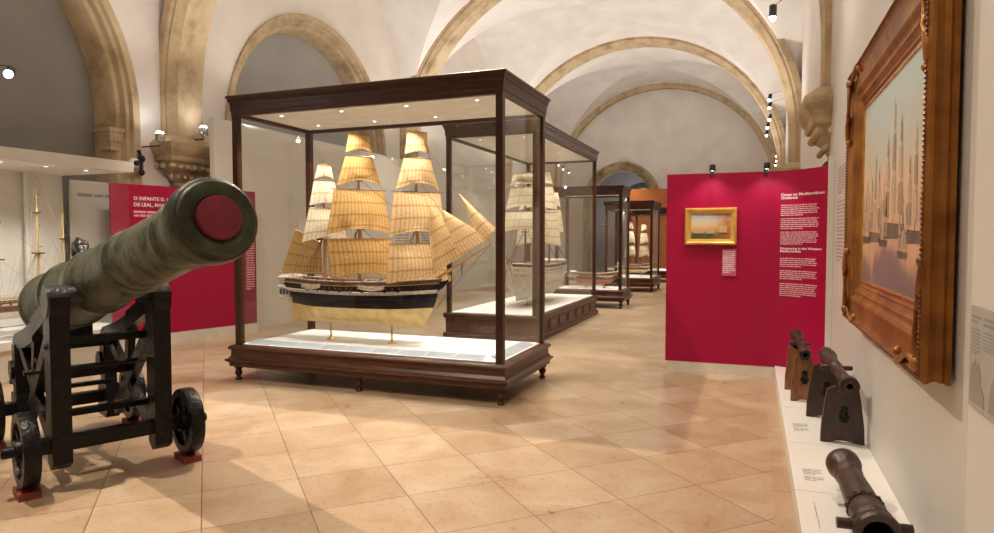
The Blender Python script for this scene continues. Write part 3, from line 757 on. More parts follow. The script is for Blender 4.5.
        for side in (-1, 1):
            for k in range(5):
                r.tube([(mx-.03-.045*k, side*half*.97, rail+.0), (mx, side*.03, rail+H*.35)], .0022, 3)
            for k in range(3):
                r.tube([(mx-.01-.02*k, side*.055, rail+H*.35), (mx, side*.01, rail+H*.66)], .0018, 3)
            r.tube([(mx-.26, side*half*.97, rail+.02), (mx, 0, rail+H*.68)], .0018, 3); r.tube([(mx-.30, side*half*.97, rail+.02), (mx, 0, ztop-.05)], .0016, 3)
            for k in range(1, 9):
                zz = k/9.5
                r.tube([(mx-.03*(1-zz), side*(half*.97*(1-zz)+.03*zz), rail+H*.35*zz), (mx-.21*(1-zz), side*(half*.97*(1-zz)+.03*zz), rail+H*.35*zz)], .0014, 3)
        r.build('shrouds', rig, mo)
        for (z1, z0_, h1, h0, yardm) in yards:
            c1 = Vector((mx, 0, z1))+fw*.022
            MB().tube([c1-yd*h1*1.12, c1, c1+yd*h1*1.12], .008, 6, rs=[.003, .0085, .003]).build('yard', spar_dark if yardm else spar, mo, smooth=True)
            if sailing:
                c0 = Vector((mx, 0, z0_))+fw*.022; d_ = Vector((0, 0, .008))
                sail_mesh('sail', (c1-yd*h1-d_, c1+yd*h1-d_, c0+yd*h0, c0-yd*h0), fw*bulge*(h0*2.2), smat, mo, foot=.06 if z1-z0_ > .3 else .035)
                # sheets
                MB().tube([c0-yd*h0, c0-yd*h0*1.05+Vector((0, 0, -.03))], .002, 3).tube([c0+yd*h0, c0+yd*h0*1.05+Vector((0, 0, -.03))], .002, 3).build('sheet', rig, mo)
    # stays
    if stays and len(masts) > 1:
        r = MB(); ms_ = sorted(masts, key=lambda q_: q_[0])
        for a_, b_ in zip(ms_[:-1], ms_[1:]):
            Ha = a_[1]-rail
            for q_, q2 in ((.36, .06), (.68, .36), (.97, .66)): r.tube([(a_[0], 0, rail+Ha*q_), (b_[0], 0, rail+(b_[1]-rail)*q2)], .0022, 3)
        fm = ms_[-1]; Ha = fm[1]-rail
        for q_, k in ((.36, .35), (.68, .72), (.98, 1)): r.tube([(fm[0], 0, rail+Ha*q_), tuple(b0.lerp(b1, k))], .0022, 3)
        for k in (.6, 1.0): r.tube([tuple(b0.lerp(b1, k)), tuple(b0.lerp(b1, .55)+Vector((0, 0, -.14)))], .0018, 3); r.tube([tuple(b0.lerp(b1, .55)+Vector((0, 0, -.14))), (L/2+.02, 0, wl+.05)], .0018, 3); r.tube([tuple(b0.lerp(b1, k)), (L/2, 0, wl+.02)], .0018, 3)
        MB().tube([tuple(b0.lerp(b1, .55)), tuple(b0.lerp(b1, .55)+Vector((0, 0, -.14)))], .005, 5).build('dolphin_striker', spar_dark, t)
        am = ms_[0]; r.tube([(am[0], 0, am[1]-.05), (-L/2, 0, rail+.05)], .002, 3)
        r.build('stays', rig, t)
    for (A_, B_, C_) in jibs:
        tri_sail('jib', A_, B_, C_, Vector((0, -.05, 0)), sail_light if sailing else sail_cream, t)
    if spanker:
        m_, pts = spanker
        sail_mesh('spanker', pts, (0, -.03, 0), m_, t)
        MB().tube([pts[0], pts[1]], .008, 6).build('gaff', spar, t); MB().tube([Vector(pts[3])+Vector((-.05, 0, -.01)), Vector(pts[2])+Vector((.02, 0, -.01))], .009, 6).build('boom', spar, t)
    # brass stands
    if stands:
        for k in (-.22, .21):
            x = k*L
            s_ = MB(); s_.lathe([(.055, 0), (.055, .008), (.040, .014), (.018, .024), (.010, .05), (.009, .085), (.015, .10), (.009, .115), (.009, keel-.01)], Matrix.Translation((x, 0, 0)), 16)
            s_.tube([(x, -.09, keel+.10), (x, -.05, keel+.05), (x, -.012, keel+.0), (x, 0, keel-.02)], .009, 6); s_.tube([(x, .09, keel+.10), (x, .05, keel+.05), (x, .012, keel+.0), (x, 0, keel-.02)], .009, 6)
            s_.build('stand', brass, t, smooth=True)
    return t

# ship one: x local = world x, deck of case z .406
DZ = .406; SX = -4.22
def sz(y): return 1.6+(238-y)*.01153-DZ
fore = .73; main = -.02; miz = -.50
ship('full-rigged frigate model under tan sails, black and brass hull, in the nearest case', (SX-.01, 6.55, DZ), 0, L=1.92, beam=.44, keel=.205, rail=.70, wl=.385,
     masts=[(main, sz(130), sail_tan, [(sz(134), sz(153), .125, .16, 0), (sz(156.5), sz(186), .165, .265, 1), (sz(189.5), sz(234), .30, .385, 1), (sz(238), sz(278), .385, .34, 0)]),
            (fore, sz(131), sail_light, [(sz(136), sz(158), .12, .15, 0), (sz(161), sz(191), .16, .26, 1), (sz(193.5), sz(236), .28, .34, 1), (sz(243), sz(281), .34, .37, 0)]),
            (miz, sz(156), sail_cream, [(sz(163), sz(178), .08, .115, 0), (sz(179), sz(205), .125, .18, 1), (sz(207), sz(242), .185, .27, 1)])],
     yard_dir=(.62, .78), bulge=.22, mats=(brass_hull, hull_black, hull_white, hull_dark_brown, spar_wood), bowsprit=.76, steeve=.60,
     jibs=[((fore+.10, -.01, sz(196)), (1.36, -.01, sz(252)), (fore+.22, -.02, sz(272))), ((fore+.30, .02, sz(210)), (1.62, 0, sz(238)), (1.10, 0, sz(262))), ((fore+.50, .05, sz(196)), (1.68, .02, sz(230)), (1.50, .02, sz(243)))],
     spanker=(sail_brown, [(-.90, -.02, sz(229)), (-.53, -.02, sz(243)), (-.52, -.02, sz(273)), (-1.12, -.02, sz(273))]))

ship('pale-hulled sailing ship model seen bow-on in the second case', (-3.76, 11.7, .406), -PI/2, L=2.5, beam=.74, keel=.12, rail=.72, wl=.42,
     masts=[(.62, 2.42, sail_cream, [(2.34, 2.12, .22, .27, 0), (2.09, 1.70, .27, .36, 1), (1.67, 1.30, .36, .42, 0)]),
            (-.15, 2.52, sail_cream, [(2.44, 2.20, .22, .28, 0), (2.16, 1.72, .28, .38, 1), (1.68, 1.05, .38, .44, 0)]),
            (-.85, 2.2, sail_cream, [(2.1, 1.8, .18, .24, 0), (1.76, 1.3, .24, .30, 1)])],
     yard_dir=(0, 1), bulge=.18, mats=(hull_pale, hull_pale, hull_white, hull_blue, spar_dark), bowsprit=.42)
ship('small red-hulled model ship with bare masts in the third case', (-3.50, 15.5, .426), 0, L=1.0, beam=.28, keel=.10, rail=.34, wl=.2,
     masts=[(.25, 1.75, sail_cream, [(1.5, 1.2, .16, .2, 1), (1.1, .8, .22, .25, 1), (.7, .5, .25, .28, 1)]), (-.15, 1.85, sail_cream, [(1.6, 1.2, .17, .2, 1), (1.15, .8, .24, .25, 1), (.7, .5, .27, .28, 1)])],
     yard_dir=(.5, .86), mats=(hull_red, hull_dark_brown, hull_white, hull_red, spar_dark), bowsprit=.25, sailing=False)
ship('cream-sailed model ship in the fourth case', (-3.40, 20.7, .426), .2, L=.9, beam=.3, keel=.10, rail=.36, wl=.2,
     masts=[(.22, 1.7, sail_cream, [(1.6, 1.4, .14, .18, 0), (1.35, 1.0, .2, .26, 1), (.95, .6, .27, .3, 0)]), (-.2, 1.85, sail_cream, [(1.7, 1.45, .14, .18, 0), (1.4, 1.0, .2, .28, 1), (.95, .6, .29, .32, 0)])],
     yard_dir=(.5, .86), bulge=.2, mats=(brass_hull, hull_dark_brown, hull_white, hull_dark_brown, spar_wood), bowsprit=.25)

# ------------------------------------------------------------------ built-in case on the left
t = thing('wall_display_case', 'white built-in glass case along the left wall, behind the cannon carriage', 'display case', (-8.3, 4.0, 0))
LY0, LY1 = .2, 6.42
MB().box(-9.0, -7.62, LY0, LY1, 2.47, 2.60).build('canopy', white_panel, t, True)
MB().box(-9.05, -8.98, LY0, LY1-.0, .46, 2.47).build('back_panel', white_panel, t, True)
MB().box(-9.0, -7.66, LY0, LY1, .36, .45).build('deck', white_gloss, t, True)
MB().box(-8.98, -7.72, LY0+.02, LY1-.03, 0, .36).build('base', plinth_face, t, True)
MB().box(-7.70, -7.692, LY0, LY1-.02, .452, 2.47).build('glass_pane', glass, t, True)
MB().box(-8.98, -7.70, LY1-.03, LY1-.022, .452, 2.47).build('glass_pane', glass, t, True)
MB().box(-8.96, -8.92, 5.86, 5.90, .45, 2.47).build('post', white_gloss, t, True)
mb = text_mb('MEDALHAS', .1, frame_M((-8.965, 6.0, 1.98), (0, 1, 0), (0, 0, 1), (1, 0, 0)))
for i in range(6):
    y = 3.4+.52*i
    for x in (-7.95,):
        MB().lathe([(.025, 0), (.03, 0), (.03, -.006), (.025, -.008)], Matrix.Translation((x, y, 2.47)), 14, cap=False).build('lamp_ring', white_gloss, t, True)
        MB().lathe([(.025, 0), (.001, -.002)], Matrix.Translation((x, y, 2.467)), 12, cap=False).build('lamp_lens', glow_case, t, True)
        lamp('SPOT', (x, y, 2.44), 55, (1, .95, .86), .02, (x-.25, y, 0), 120, .9)
o = thing('caption_stand', 'small dark-edged caption stand on the white deck of the left case', 'caption stand', (-7.9, 4.95, .45))
MB().prism([(-7.95, .455), (-7.80, .50), (-7.80, .51), (-7.95, .465)], 4.86, 5.05).build('card', white_gloss, o, True); MB().box(-7.93, -7.92, 4.86, 4.865, .45, .54).build('edge', black_metal, o, True)
ship('dark-hulled model with bare yellow masts in the left wall case', (-8.35, 5.30, .45), PI/2, L=1.5, beam=.3, keel=.18, rail=.42, wl=.28,
     masts=[(.33, 2.0, sail_cream, [(1.70, 1.2, .22, .3, 1), (1.32, .9, .30, .4, 1), (1.05, .7, .40, .4, 1)]), (-.15, 1.8, sail_cream, [(1.45, 1.2, .2, .3, 1), (1.12, .9, .33, .4, 1), (.85, .7, .38, .4, 1)]), (.66, 1.5, sail_cream, [(1.2, .8, .15, .2, 1), (.9, .8, .2, .2, 1)])],
     yard_dir=(.5, .8), mats=(hull_pale, hull_dark_brown, hull_white, hull_dark_brown, spar_yellow), bowsprit=.3, sailing=False, rig=rope_pale)

# ------------------------------------------------------------------ the bronze cannon on its iron carriage
CO = Vector((-3.99, 3.15, 0)); e1 = Vector((.912, -.411, 0)).normalized(); e2 = Vector((-e1.y, e1.x, 0))
rz = math.atan2(e1.y, e1.x)
# local frame: x forward (e1), y lateral (e2), z up
sl = math.atan(.19)
t = thing('cannon', 'long green bronze cannon barrel with red-plugged muzzle, lying on iron carriage', 'cannon', tuple(CO), rz)
ax = Vector((math.cos(sl), 0, math.sin(sl))); up_ = Vector((-math.sin(sl), 0, math.cos(sl)))
BM = frame_M((0, 0, 1.345), (0, 1, 0), up_, ax); BM = frame_M((0, 0, 1.345), up_, (0, 1, 0), ax)
def bprof():
    return [(.02, -1.66), (.14, -1.64), (.20, -1.60), (.262, -1.585), (.272, -1.56), (.272, -1.52), (.258, -1.50), (.250, -1.47), (.256, -1.45), (.250, -1.43), (.245, -1.0), (.243, -.92),
            (.254, -.91), (.254, -.87), (.243, -.86), (.236, -.84), (.222, -.40), (.218, -.20), (.226, -.19), (.230, -.165), (.226, -.14), (.214, -.13), (.205, .10), (.198, .40), (.190, .62),
            (.198, .63), (.198, .66), (.188, .67), (.180, 1.0), (.170, 1.36), (.166, 1.42), (.176, 1.43), (.178, 1.46), (.167, 1.475), (.163, 1.52), (.166, 1.56), (.174, 1.60)]
def mprof():
    return [(.174, 1.60), (.186, 1.66), (.200, 1.71),
            (.206, 1.75), (.208, 1.80), (.203, 1.835), (.198, 1.845), (.186, 1.85), (.184, 1.862), (.176, 1.868), (.150, 1.872), (.146, 1.868), (.120, 1.866)]
MB().lathe(bprof(), BM, 56).build('barrel', [patina_mat], t, smooth=True, auto=50)
MB().lathe(mprof(), BM, 56).build('muzzle_swell', patina_swell, t, smooth=True, auto=50, label='darker green flared muzzle')
MB().lathe([(.178, 1.866), (.176, 1.874), (.150, 1.880), (.130, 1.876), (.112, 1.872), (.11, 1.86)], BM, 48).build('muzzle_face', patina_dark, t, smooth=True)
MB().lathe([(.106, 1.86), (.106, 1.888), (.100, 1.896), (.060, 1.899), (.001, 1.900)], BM, 48).build('muzzle_plug', tampion_red, t, smooth=True, label='round crimson plug')
MB().lathe([(.05, -1.66), (.04, -1.70), (.045, -1.73), (.075, -1.77), (.085, -1.81), (.07, -1.85), (.02, -1.87)], BM, 24).build('cascabel', patina_mat, t, smooth=True)
for s in (-1, 1):
    MB().lathe([(.065, 0), (.065, .16), (.06, .17)], frame_M(ax*(-.02)+Vector((0, s*.17, 1.235)), (1, 0, 0), (0, 0, 1), (0, s, 0)), 24).build('trunnion', iron_worn, t, smooth=True)
for s in (-.5,):     # dolphin-shaped lifting handle
    pts = []; rs = []
    for i in range(13):
        a = i/12; zz = .225+.10*math.sin(PI*a)**.6; q = -.74+.26*a
        p = Vector((0, s*.055, 1.345))+ax*q+up_*zz; pts.append(p); rs.append(.022+.022*math.sin(PI*a)+(.014 if a > .75 else 0))
    d = MB(); d.tube(pts, .03, 10, rs=rs); d.ball(tuple(pts[-3]+up_*.012), .05, 10); d.ball(tuple(pts[6]+up_*.03), .032, 8, sc3=(1.4, .5, 1))
    for q in range(4): d.ball(tuple(pts[4+q*2]+up_*.035), .020, 8)
    d.build('dolphin_handle', iron_worn, t, smooth=True)

t = thing('gun_carriage', 'black wrought-iron cannon carriage with four small wheels on red wedges', 'gun carriage', tuple(CO), rz)
def bar2(mb, p, q, wd, y0, y1):          # bar in the side plane between two (s, z) points
    a, b = Vector((p[0], 0, p[1])), Vector((q[0], 0, q[1])); d = (b-a).normalized(); n = Vector((-d.z, 0, d.x))*wd/2
    pts = [a-n, b-n, b+n, a+n]; mb.prism([(v.x, v.z) for v in pts], y0, y1)
for s in (-1, 1):
    yc = s*.30; c = MB(); y0, y1 = yc-.055, yc+.055
    c.prism([(-.075, .17), (.0, .125), (.075, .17), (.085, 1.10), (.11, 1.16), (.12, 1.235), (.075, 1.235), (-.05, 1.225), (-.13, 1.235), (-.19, 1.22), (-.17, 1.13), (-.10, 1.08)], y0, y1)
    bar2(c, (-.09, 1.16), (-.62, .98), .13, y0+.02, y1-.02)
    c.prism([(-.55, 1.04), (-.95, .93), (-1.30, .86), (-1.38, .80), (-1.36, .66), (-1.24, .66), (-1.20, .76), (-.92, .80), (-.60, .88)], y0+.02, y1-.02)
    bar2(c, (-1.30, .78), (-1.24, .12), .13, y0+.01, y1-.01)
    bar2(c, (-.08, 1.02), (-1.02, .22), .10, y0+.025, y1-.025)
    bar2(c, (-1.2, .80), (-.30, .30), .085, y0+.03, y1-.03)
    bar2(c, (-.30, .34), (-.04, .26), .10, y0+.03, y1-.03)
    bar2(c, (-.62, .95), (-.72, .52), .08, y0+.03, y1-.03)
    c.lathe([(.075, 0), (.075, .13)], frame_M((-1.33, yc-.065, .58), (1, 0, 0), (0, 0, 1), (0, 1, 0)), 16)
    c.prism([(-1.42, .12), (-1.18, .12), (-1.12, .24), (-1.16, .40), (-1.40, .40)], y0+.005, y1-.005)
    c.build('cheek', iron, t)
    MB().lathe([(.105, 0), (.105, .12)], frame_M((-.02, yc-.06, 1.20), (1, 0, 0), (0, 0, 1), (0, 1, 0)), 20).build('trunnion_cap', iron_worn, t, smooth=True)
    for (q, z) in ((0.0, .92), (0.0, .30), (-.35, .78), (-1.28, .5)):
        MB().lathe([(.022, 0), (.022, .016), (.012, .022)], frame_M((q, y0 if s < 0 else y1, z), (1, 0, 0), (0, 0, 1), (0, s, 0)), 6).build('bolt', iron_worn, t)
for x in (0, -1.29):
    MB().box(x-.045, x+.045, -.42, .42, .245, .335).build('axle', iron, t)
    for s in (-1, 1):
        MB().lathe([(.036, .40), (.036, .60), (.030, .61)], frame_M((x, 0, .29), (1, 0, 0), (0, 0, 1), (0, s, 0)), 16).build('axle_arm', iron, t, smooth=True)
        wM = frame_M((x, s*.48, .29), (1, 0, 0), (0, 0, 1), (0, s, 0))
        wh = MB(); wh.lathe([(.175, -.045), (.228, -.045), (.232, -.035), (.232, .035), (.228, .045), (.175, .045), (.170, .02), (.07, .018), (.065, .06), (.040, .065), (.040, -.06), (.065, -.055), (.07, -.018), (.170, -.02)], wM, 32, cap=False)
        wh.f += []
        o = wh.build('wheel', iron, t, smooth=True, auto=30)
        sp = MB()
        for k in range(5):
            a = 2*PI*k/5; c_, s_ = math.cos(a), math.sin(a)
            sp.box(.05, .18, -.018, .018, -.03, .03, M=wM @ Matrix.Rotation(a, 4, 'Z'))
        sp.build('spoke', iron, o)
for (x, z, h) in ((-.18, .92, .05), (-.62, .62, .06), (-.62, .34, .04), (-1.25, .74, .05), (-.25, .42, .04), (-1.1, .44, .03)):
    MB().box(x-.03, x+.03, -.30, .30, z-h/2, z+h/2).build('cross_bar', iron, t)
MB().tube([(-.40, -.42, .70), (-.40, .42, .70)], .018, 8).build('cross_bolt', iron, t)
MB().box(-1.3, -1.22, -.18, .18, .80, .93).build('breech_rest', iron, t)
for k, (x, s, lab) in enumerate(((0, -1, 'front wheel nearest the camera'), (0, 1, 'front wheel nearest the large ship case'), (-1.29, 1, 'far rear wheel'), (-1.29, -1, 'near rear wheel at far left'))):
    p = CO+e1*x+e2*(s*.48)
    o = MB().prism([(-.10, 0), (.10, 0), (.10, .045), (.0, .058), (-.10, .045)], -.06, .06).build('wheel_chock', wedge_red)
    o.location = p; o.rotation_euler = (0, 0, rz); tag(o, 'dull red wooden chock under the carriage %s' % lab, 'chock', 'red chocks under the carriage wheels')

# ------------------------------------------------------------------ plinth and small guns on the right
t = thing('display_plinth', 'long low white plinth with bronze guns along the right wall', 'plinth', (.5, 5, 0))
END = [(.768, 7.59), (.70, 7.725), (.60, 7.865), (.45, 8.015), (.25, 8.105)]
MB().prism([(.25, 1.6), (.768, 1.6)]+END, 0, .138, 'XY').build('base', plinth_face, t, True)
cuts = [1.6, 3.05, 4.13, 5.10, 6.15, 7.1, 8.02]
for a, b in zip(cuts[:-2], cuts[1:-1]): MB().box(.246, .768, a+.0025, b-.0025, .138, .15).build('top_board', white_gloss, t, True)
MB().prism([(.246, 7.1025), (.768, 7.1025)]+END, .138, .15, 'XY').build('top_board', white_gloss, t, True)
for (y, i) in ((4.42, 30), (5.52, 31)):
    mb = MB(); M = frame_M((.30, y, .1505), (0, 1, 0), (-1, 0, 0), (0, 0, 1)); M = frame_M((.31, y-.12, .1505), (1, 0, 0), (0, 1, 0), (0, 0, 1))
    para(mb, 0, .11, .22, 4, .03, .010, M, i); para(mb, 0, .11, .08, 3, .03, .010, M, i+5)
    mb.build('small_print', text_grey, t, True, kind='stuff')

def stand(mb, x, y, wb, wt, h, th=.045, z=.15):
    pts = [(-wb/2, 0)]+[(-wb/2+wb*(.12+.76*i/8), .018*math.sin(PI*i/8)) for i in range(9)]+[(wb/2, 0), (wb/2*.97, h*.3), (wt/2*1.12, h*.78), (wt/2, h*.95)]
    pts += [(wt/2*.55, h)]+[(.045*math.cos(a), h-.045*math.sin(a)*1) for a in (0, PI/4, PI/2, 3*PI/4, PI)]+[(-wt/2*.55, h), (-wt/2, h*.95), (-wt/2*1.12, h*.78), (-wt/2*.97-.0, h*.60) if False else (-wb/2*.97, h*.3)]
    return mb.prism([(a+x, b+z) for a, b in pts], y-th/2, y+th/2)
def gun_bronze(name, label, p0, p1, prof, m, extra=None):
    """prof: (radius, fraction along the axis from muzzle p0 to breech p1)"""
    p0, p1 = Vector(p0), Vector(p1); d = p1-p0; L = d.length; d.normalize(); u = Vector((1, 0, 0)); v = d.cross(u).normalized(); u = v.cross(d)
    o = thing(name, label, 'gun', tuple(p0)); M = frame_M(p0, u, v, d)
    return o, M, L
# middle gun on two dark stands
o, M, L = gun_bronze('swivel_gun', 'reddish bronze gun barrel lying on the pair of dark stands', (.64, 5.10, .575), (.57, 6.02, .655), None, None)
pr = [(.022, .0), (.052, 0), (.062, .02), (.064, .05), (.050, .07), (.042, .10), (.040, .16), (.046, .17), (.046, .19), (.040, .2), (.043, .5), (.050, .51), (.050, .54), (.046, .56), (.052, .80), (.066, .84), (.068, .88), (.060, .90), (.064, .94), (.045, .98), (.02, 1.0)]
MB().lathe([(r*.95, z*L) for r, z in pr], M, 28, cap=False).build('barrel', bronze_red, o, True, smooth=True)
MB().lathe([(.040, -.002), (.063, .0), (.066, .04), (.052, .06)], M, 28, cap=False).build('muzzle_ring', bronze, o, True, smooth=True)
MB().lathe([(.022, 0), (.020, .2), (.001, .2)], M, 20, cap=False).build('bore', hull_black, o, True)
MB().tube([M @ Vector((-.11, 0, L*.52)), M @ Vector((.11, 0, L*.52))], .018, 10).build('trunnion', bronze, o, True, smooth=True)
MB().lathe([(.02, 0), (.05, .01), (.058, .03), (.05, .05), (.02, .06), (.03, .085), (.012, .10)], M @ Matrix.Translation((0, 0, L*.94)), 20).build('breech_knob', bronze, o, True, smooth=True)
def plate_thing(label, x, y, wb, wt, h, m, th=.045, grp=None):
    o = thing('gun_stand', label, 'gun stand', (x, y, .15), group=grp)
    stand(MB(), x, y, wb, wt, h, th).build('plate', m, o, True)
    b = MB(); b.lathe([(.022, 0), (.022, .012), (.012, .018)], frame_M((x+.01, y-th/2, .15+h*.52), (1, 0, 0), (0, 0, 1), (0, -1, 0)), 8)
    b.box(x-.012, x+.03, y-th/2-.012, y-th/2, .15+h*.38, .15+h*.66); b.box(x-.025, x+.042, y-th/2-.008, y-th/2, .15+h*.44, .15+h*.50)
    b.build('iron_fitting', iron, o, True)
    return o
plate_thing('larger dark tapered plate stand under the reddish gun muzzle, nearest to camera', .61, 5.21, .28, .20, .40, dark_wood)
plate_thing('dark tapered plate stand half hidden behind the larger one', .565, 5.90, .28, .19, .44, dark_wood)
# far gun on brown stands
o, M, L = gun_bronze('swivel_gun', 'small dark bronze gun on brown wooden stands, nearest the crimson panel', (.44, 6.32, .58), (.40, 7.05, .67), None, None)
MB().lathe([(r*.85, z*L) for r, z in pr], M, 24, cap=False).build('barrel', bronze, o, True, smooth=True)
MB().lathe([(.018, 0), (.016, .2), (.001, .2)], M, 20, cap=False).build('bore', hull_black, o, True)
MB().tube([M @ Vector((-.09, 0, L*.5)), M @ Vector((.09, 0, L*.5))], .018, 10).build('trunnion', bronze, o, True, smooth=True)
plate_thing('brown wooden plate stand at front of the far small gun', .435, 6.42, .205, .14, .42, brown_wood, grp='brown gun stands')
plate_thing('brown wooden plate stand mostly hidden behind its twin, by crimson panel', .405, 6.88, .205, .14, .44, brown_wood, grp='brown gun stands')
# nearest gun, lying low with its open end towards the camera
o, M, L = gun_bronze('bronze_mortar', 'short stout bronze gun with trunnions lying at the near end of plinth', (.552, 3.37, .252), (.492, 4.20, .325), None, None)
P_ = [(.070, .30), (.074, .0), (.108, 0), (.114, .02), (.112, .05), (.100, .07), (.098, .10), (.104, .12), (.100, .14), (.092, .20), (.095, .22), (.090, .26), (.082, .50), (.074, .72), (.072, .74), (.080, .76), (.073, .79), (.076, .84), (.094, .88), (.100, .91), (.100, .955), (.092, .97), (.080, .975), (.076, .955), (.03, .94), (.001, .94)]
MB().lathe([(r*.9, z*L) for r, z in P_], M, 40, cap=False).build('barrel', bronze_red, o, True, smooth=True)
MB().lathe([(.063, .30*L), (.001, .31*L)], M, 24, cap=False).build('bore', hull_black, o, True)
for s in (-1, 1):
    MB().tube([M @ Vector((s*.07, 0, L*.10)), M @ Vector((s*.158, 0, L*.10))], .026, 16).build('trunnion', bronze, o, True, smooth=True)
orn = MB()
for k in range(26):
    a = 2*PI*k/26
    orn.ball(tuple(M @ Vector((.079*math.cos(a), .079*math.sin(a), L*.30))), .011, 6)
    if k % 2: orn.ball(tuple(M @ Vector((.079*math.cos(a), .079*math.sin(a), L*.33))), .012, 6)
orn.build('relief_band', bronze, o, True, smooth=True)
tag(MB().box(.46, .56, 3.55, 3.60, .15, .172).box(.45, .56, 3.95, 4.0, .15, .228).box(.33, .335, 3.6, 3.95, .15, .155).build('gun_support', acrylic), 'low clear acrylic blocks under the short stout gun', 'support')

# ------------------------------------------------------------------ paintings
def paint_big():
    m = bpy.data.materials.new('marine_canvas'); m.use_nodes = True; nt = m.node_tree; b = nt.nodes['Principled BSDF']; b.inputs['Roughness'].default_value = .38
    tc = nt.nodes.new('ShaderNodeTexCoord'); sp = nt.nodes.new('ShaderNodeSeparateXYZ'); nt.links.new(tc.outputs['Object'], sp.inputs[0])
    n = nt.nodes.new('ShaderNodeTexNoise'); n.inputs['Scale'].default_value = 3; n.inputs['Detail'].default_value = 8; nt.links.new(tc.outputs['Object'], n.inputs['Vector'])
    ma = nt.nodes.new('ShaderNodeMath'); ma.operation = 'MULTIPLY_ADD'; ma.inputs[1].default_value = .38; nt.links.new(n.outputs['Fac'], ma.inputs[0])
    mr = nt.nodes.new('ShaderNodeMapRange'); mr.inputs[1].default_value = 0; mr.inputs[2].default_value = 1.75
    nt.links.new(sp.outputs['Z'], mr.inputs[0]); nt.links.new(mr.outputs[0], ma.inputs[2])
    r = nt.nodes.new('ShaderNodeValToRGB'); cr = r.color_ramp
    cr.elements[0].position = .12; cr.elements[0].color = (.10, .085, .10, 1); cr.elements[1].position = 1.0; cr.elements[1].color = (.42, .50, .50, 1)
    for p, c in ((.30, (.13, .105, .13)), (.43, (.20, .14, .13)), (.50, (.52, .30, .19)), (.66, (.62, .42, .27)), (.84, (.46, .44, .37))):
        e = cr.elements.new(p); e.color = (*c, 1)
    nt.links.new(ma.outputs[0], r.inputs[0]); nt.links.new(r.outputs[0], b.inputs['Base Color'])
    n2 = nt.nodes.new('ShaderNodeTexNoise'); n2.inputs['Scale'].default_value = 30; n2.inputs['Detail'].default_value = 5; nt.links.new(tc.outputs['Object'], n2.inputs['Vector'])
    bp = nt.nodes.new('ShaderNodeBump'); bp.inputs['Strength'].default_value = .3; bp.inputs['Distance'].default_value = .005
    nt.links.new(n2.outputs['Fac'], bp.inputs['Height']); nt.links.new(bp.outputs[0], b.inputs['Normal'])
    return m
def framed(name, label, y0, y1, z0, z1, xw, prof, inner, mats, canvas, cat='painting'):
    return None
# big one: frame rectangle outer Y 3.12..5.66, Z 1.01..2.85, face towards -X
FY0, FY1, FZ0, FZ1 = 3.12, 5.58, 1.005, 2.80; XW = .752
t = thing('framed_painting', 'large seascape of ships in a heavy carved gilt frame on the right wall', 'painting', (XW, (FY0+FY1)/2, FZ0))
FM = frame_M((XW, 0, 0), (0, 1, 0), (0, 0, 1), (-1, 0, 0)); FM = Matrix(((0,0,-1,XW),(1,0,0,0),(0,1,0,0),(0,0,0,1)))
pf = [(0, 0), (0, .018), (-.008, .024), (-.004, .032), (-.012, .052), (-.006, .074), (0, .082), (0, .096), (-.015, .108), (-.03, .108), (-.04, .100), (-.07, .088), (-.105, .078), (-.135, .074), (-.150, .078), (-.156, .084), (-.17, .078), (-.18, .066), (-.20, .058), (-.215, .060), (-.225, .052), (-.25, .040), (-.262, .044), (-.272, .036), (-.285, .030), (-.285, 0)]
MB().mould(FY0, FY1, FZ0, FZ1, pf, FM, close=True).build('frame', gilt, t, True, smooth=True, auto=30)
bd = MB()
def beads(y0, y1, z0, z1, off, d, r, step):
    for (a, b) in (((y0+off, z0+off), (y1-off, z0+off)), ((y1-off, z0+off), (y1-off, z1-off)), ((y1-off, z1-off), (y0+off, z1-off)), ((y0+off, z1-off), (y0+off, z0+off))):
        n = int(math.hypot(b[0]-a[0], b[1]-a[1])/step)
        for i in range(n):
            q = i/n; bd.ball((XW-d, a[0]+(b[0]-a[0])*q, a[1]+(b[1]-a[1])*q), r, 6)
beads(FY0, FY1, FZ0, FZ1, .022, .109, .0105, .021)
bd.build('bead_moulding', gilt_dark, t, True, smooth=True)
MB().mould(FY0+.285, FY1-.285, FZ0+.285, FZ1-.285, [(0, .028), (-.004, .042), (-.016, .042), (-.02, .028)], FM, close=True).build('slip', gilt_bright, t, True)
# corner scrolls
for (cy, cz, sy, szn) in ((FY1, FZ1, -1, -1), (FY1, FZ0, -1, 1), (FY0, FZ0, 1, 1), (FY0, FZ1, 1, -1)):
    s_ = MB(); base = Vector((XW-.098, cy, cz))
    for (dy, dz) in ((1, .22), (.22, 1)):
        pts = []; rs = []
        for i in range(12):
            a = i/11; L_ = .42*a
            pts.append(base+Vector((-.012*math.sin(PI*a)-.004, sy*(.06+L_*dy if dy == 1 else .055+.03*math.sin(a*5)), szn*(.06+L_*dz if dz == 1 else .055+.03*math.sin(a*5)))))
            rs.append(.008+.012*abs(math.cos(a*PI*1.1)))
        s_.tube(pts, .02, 10, rs=rs)
    s_.ball(tuple(base+Vector((-.012, sy*.07, szn*.07))), .036, 12, sc3=(.6, 1, 1)); s_.ball(tuple(base+Vector((-.015, sy*.07, szn*.07))), .018, 10)
    s_.ball(tuple(base+Vector((0, sy*.50, szn*.055))), .026, 10); s_.ball(tuple(base+Vector((0, sy*.055, szn*.50))), .026, 10)
    s_.build('corner_scroll', gilt, t, True, smooth=True)
cv = MB(); cx = XW-.031
cv.add([(cx, FY0+.27, FZ0+.27), (cx, FY1-.27, FZ0+.27), (cx, FY1-.27, FZ1-.27), (cx, FY0+.27, FZ1-.27)], [(3,2,1,0)], 0)
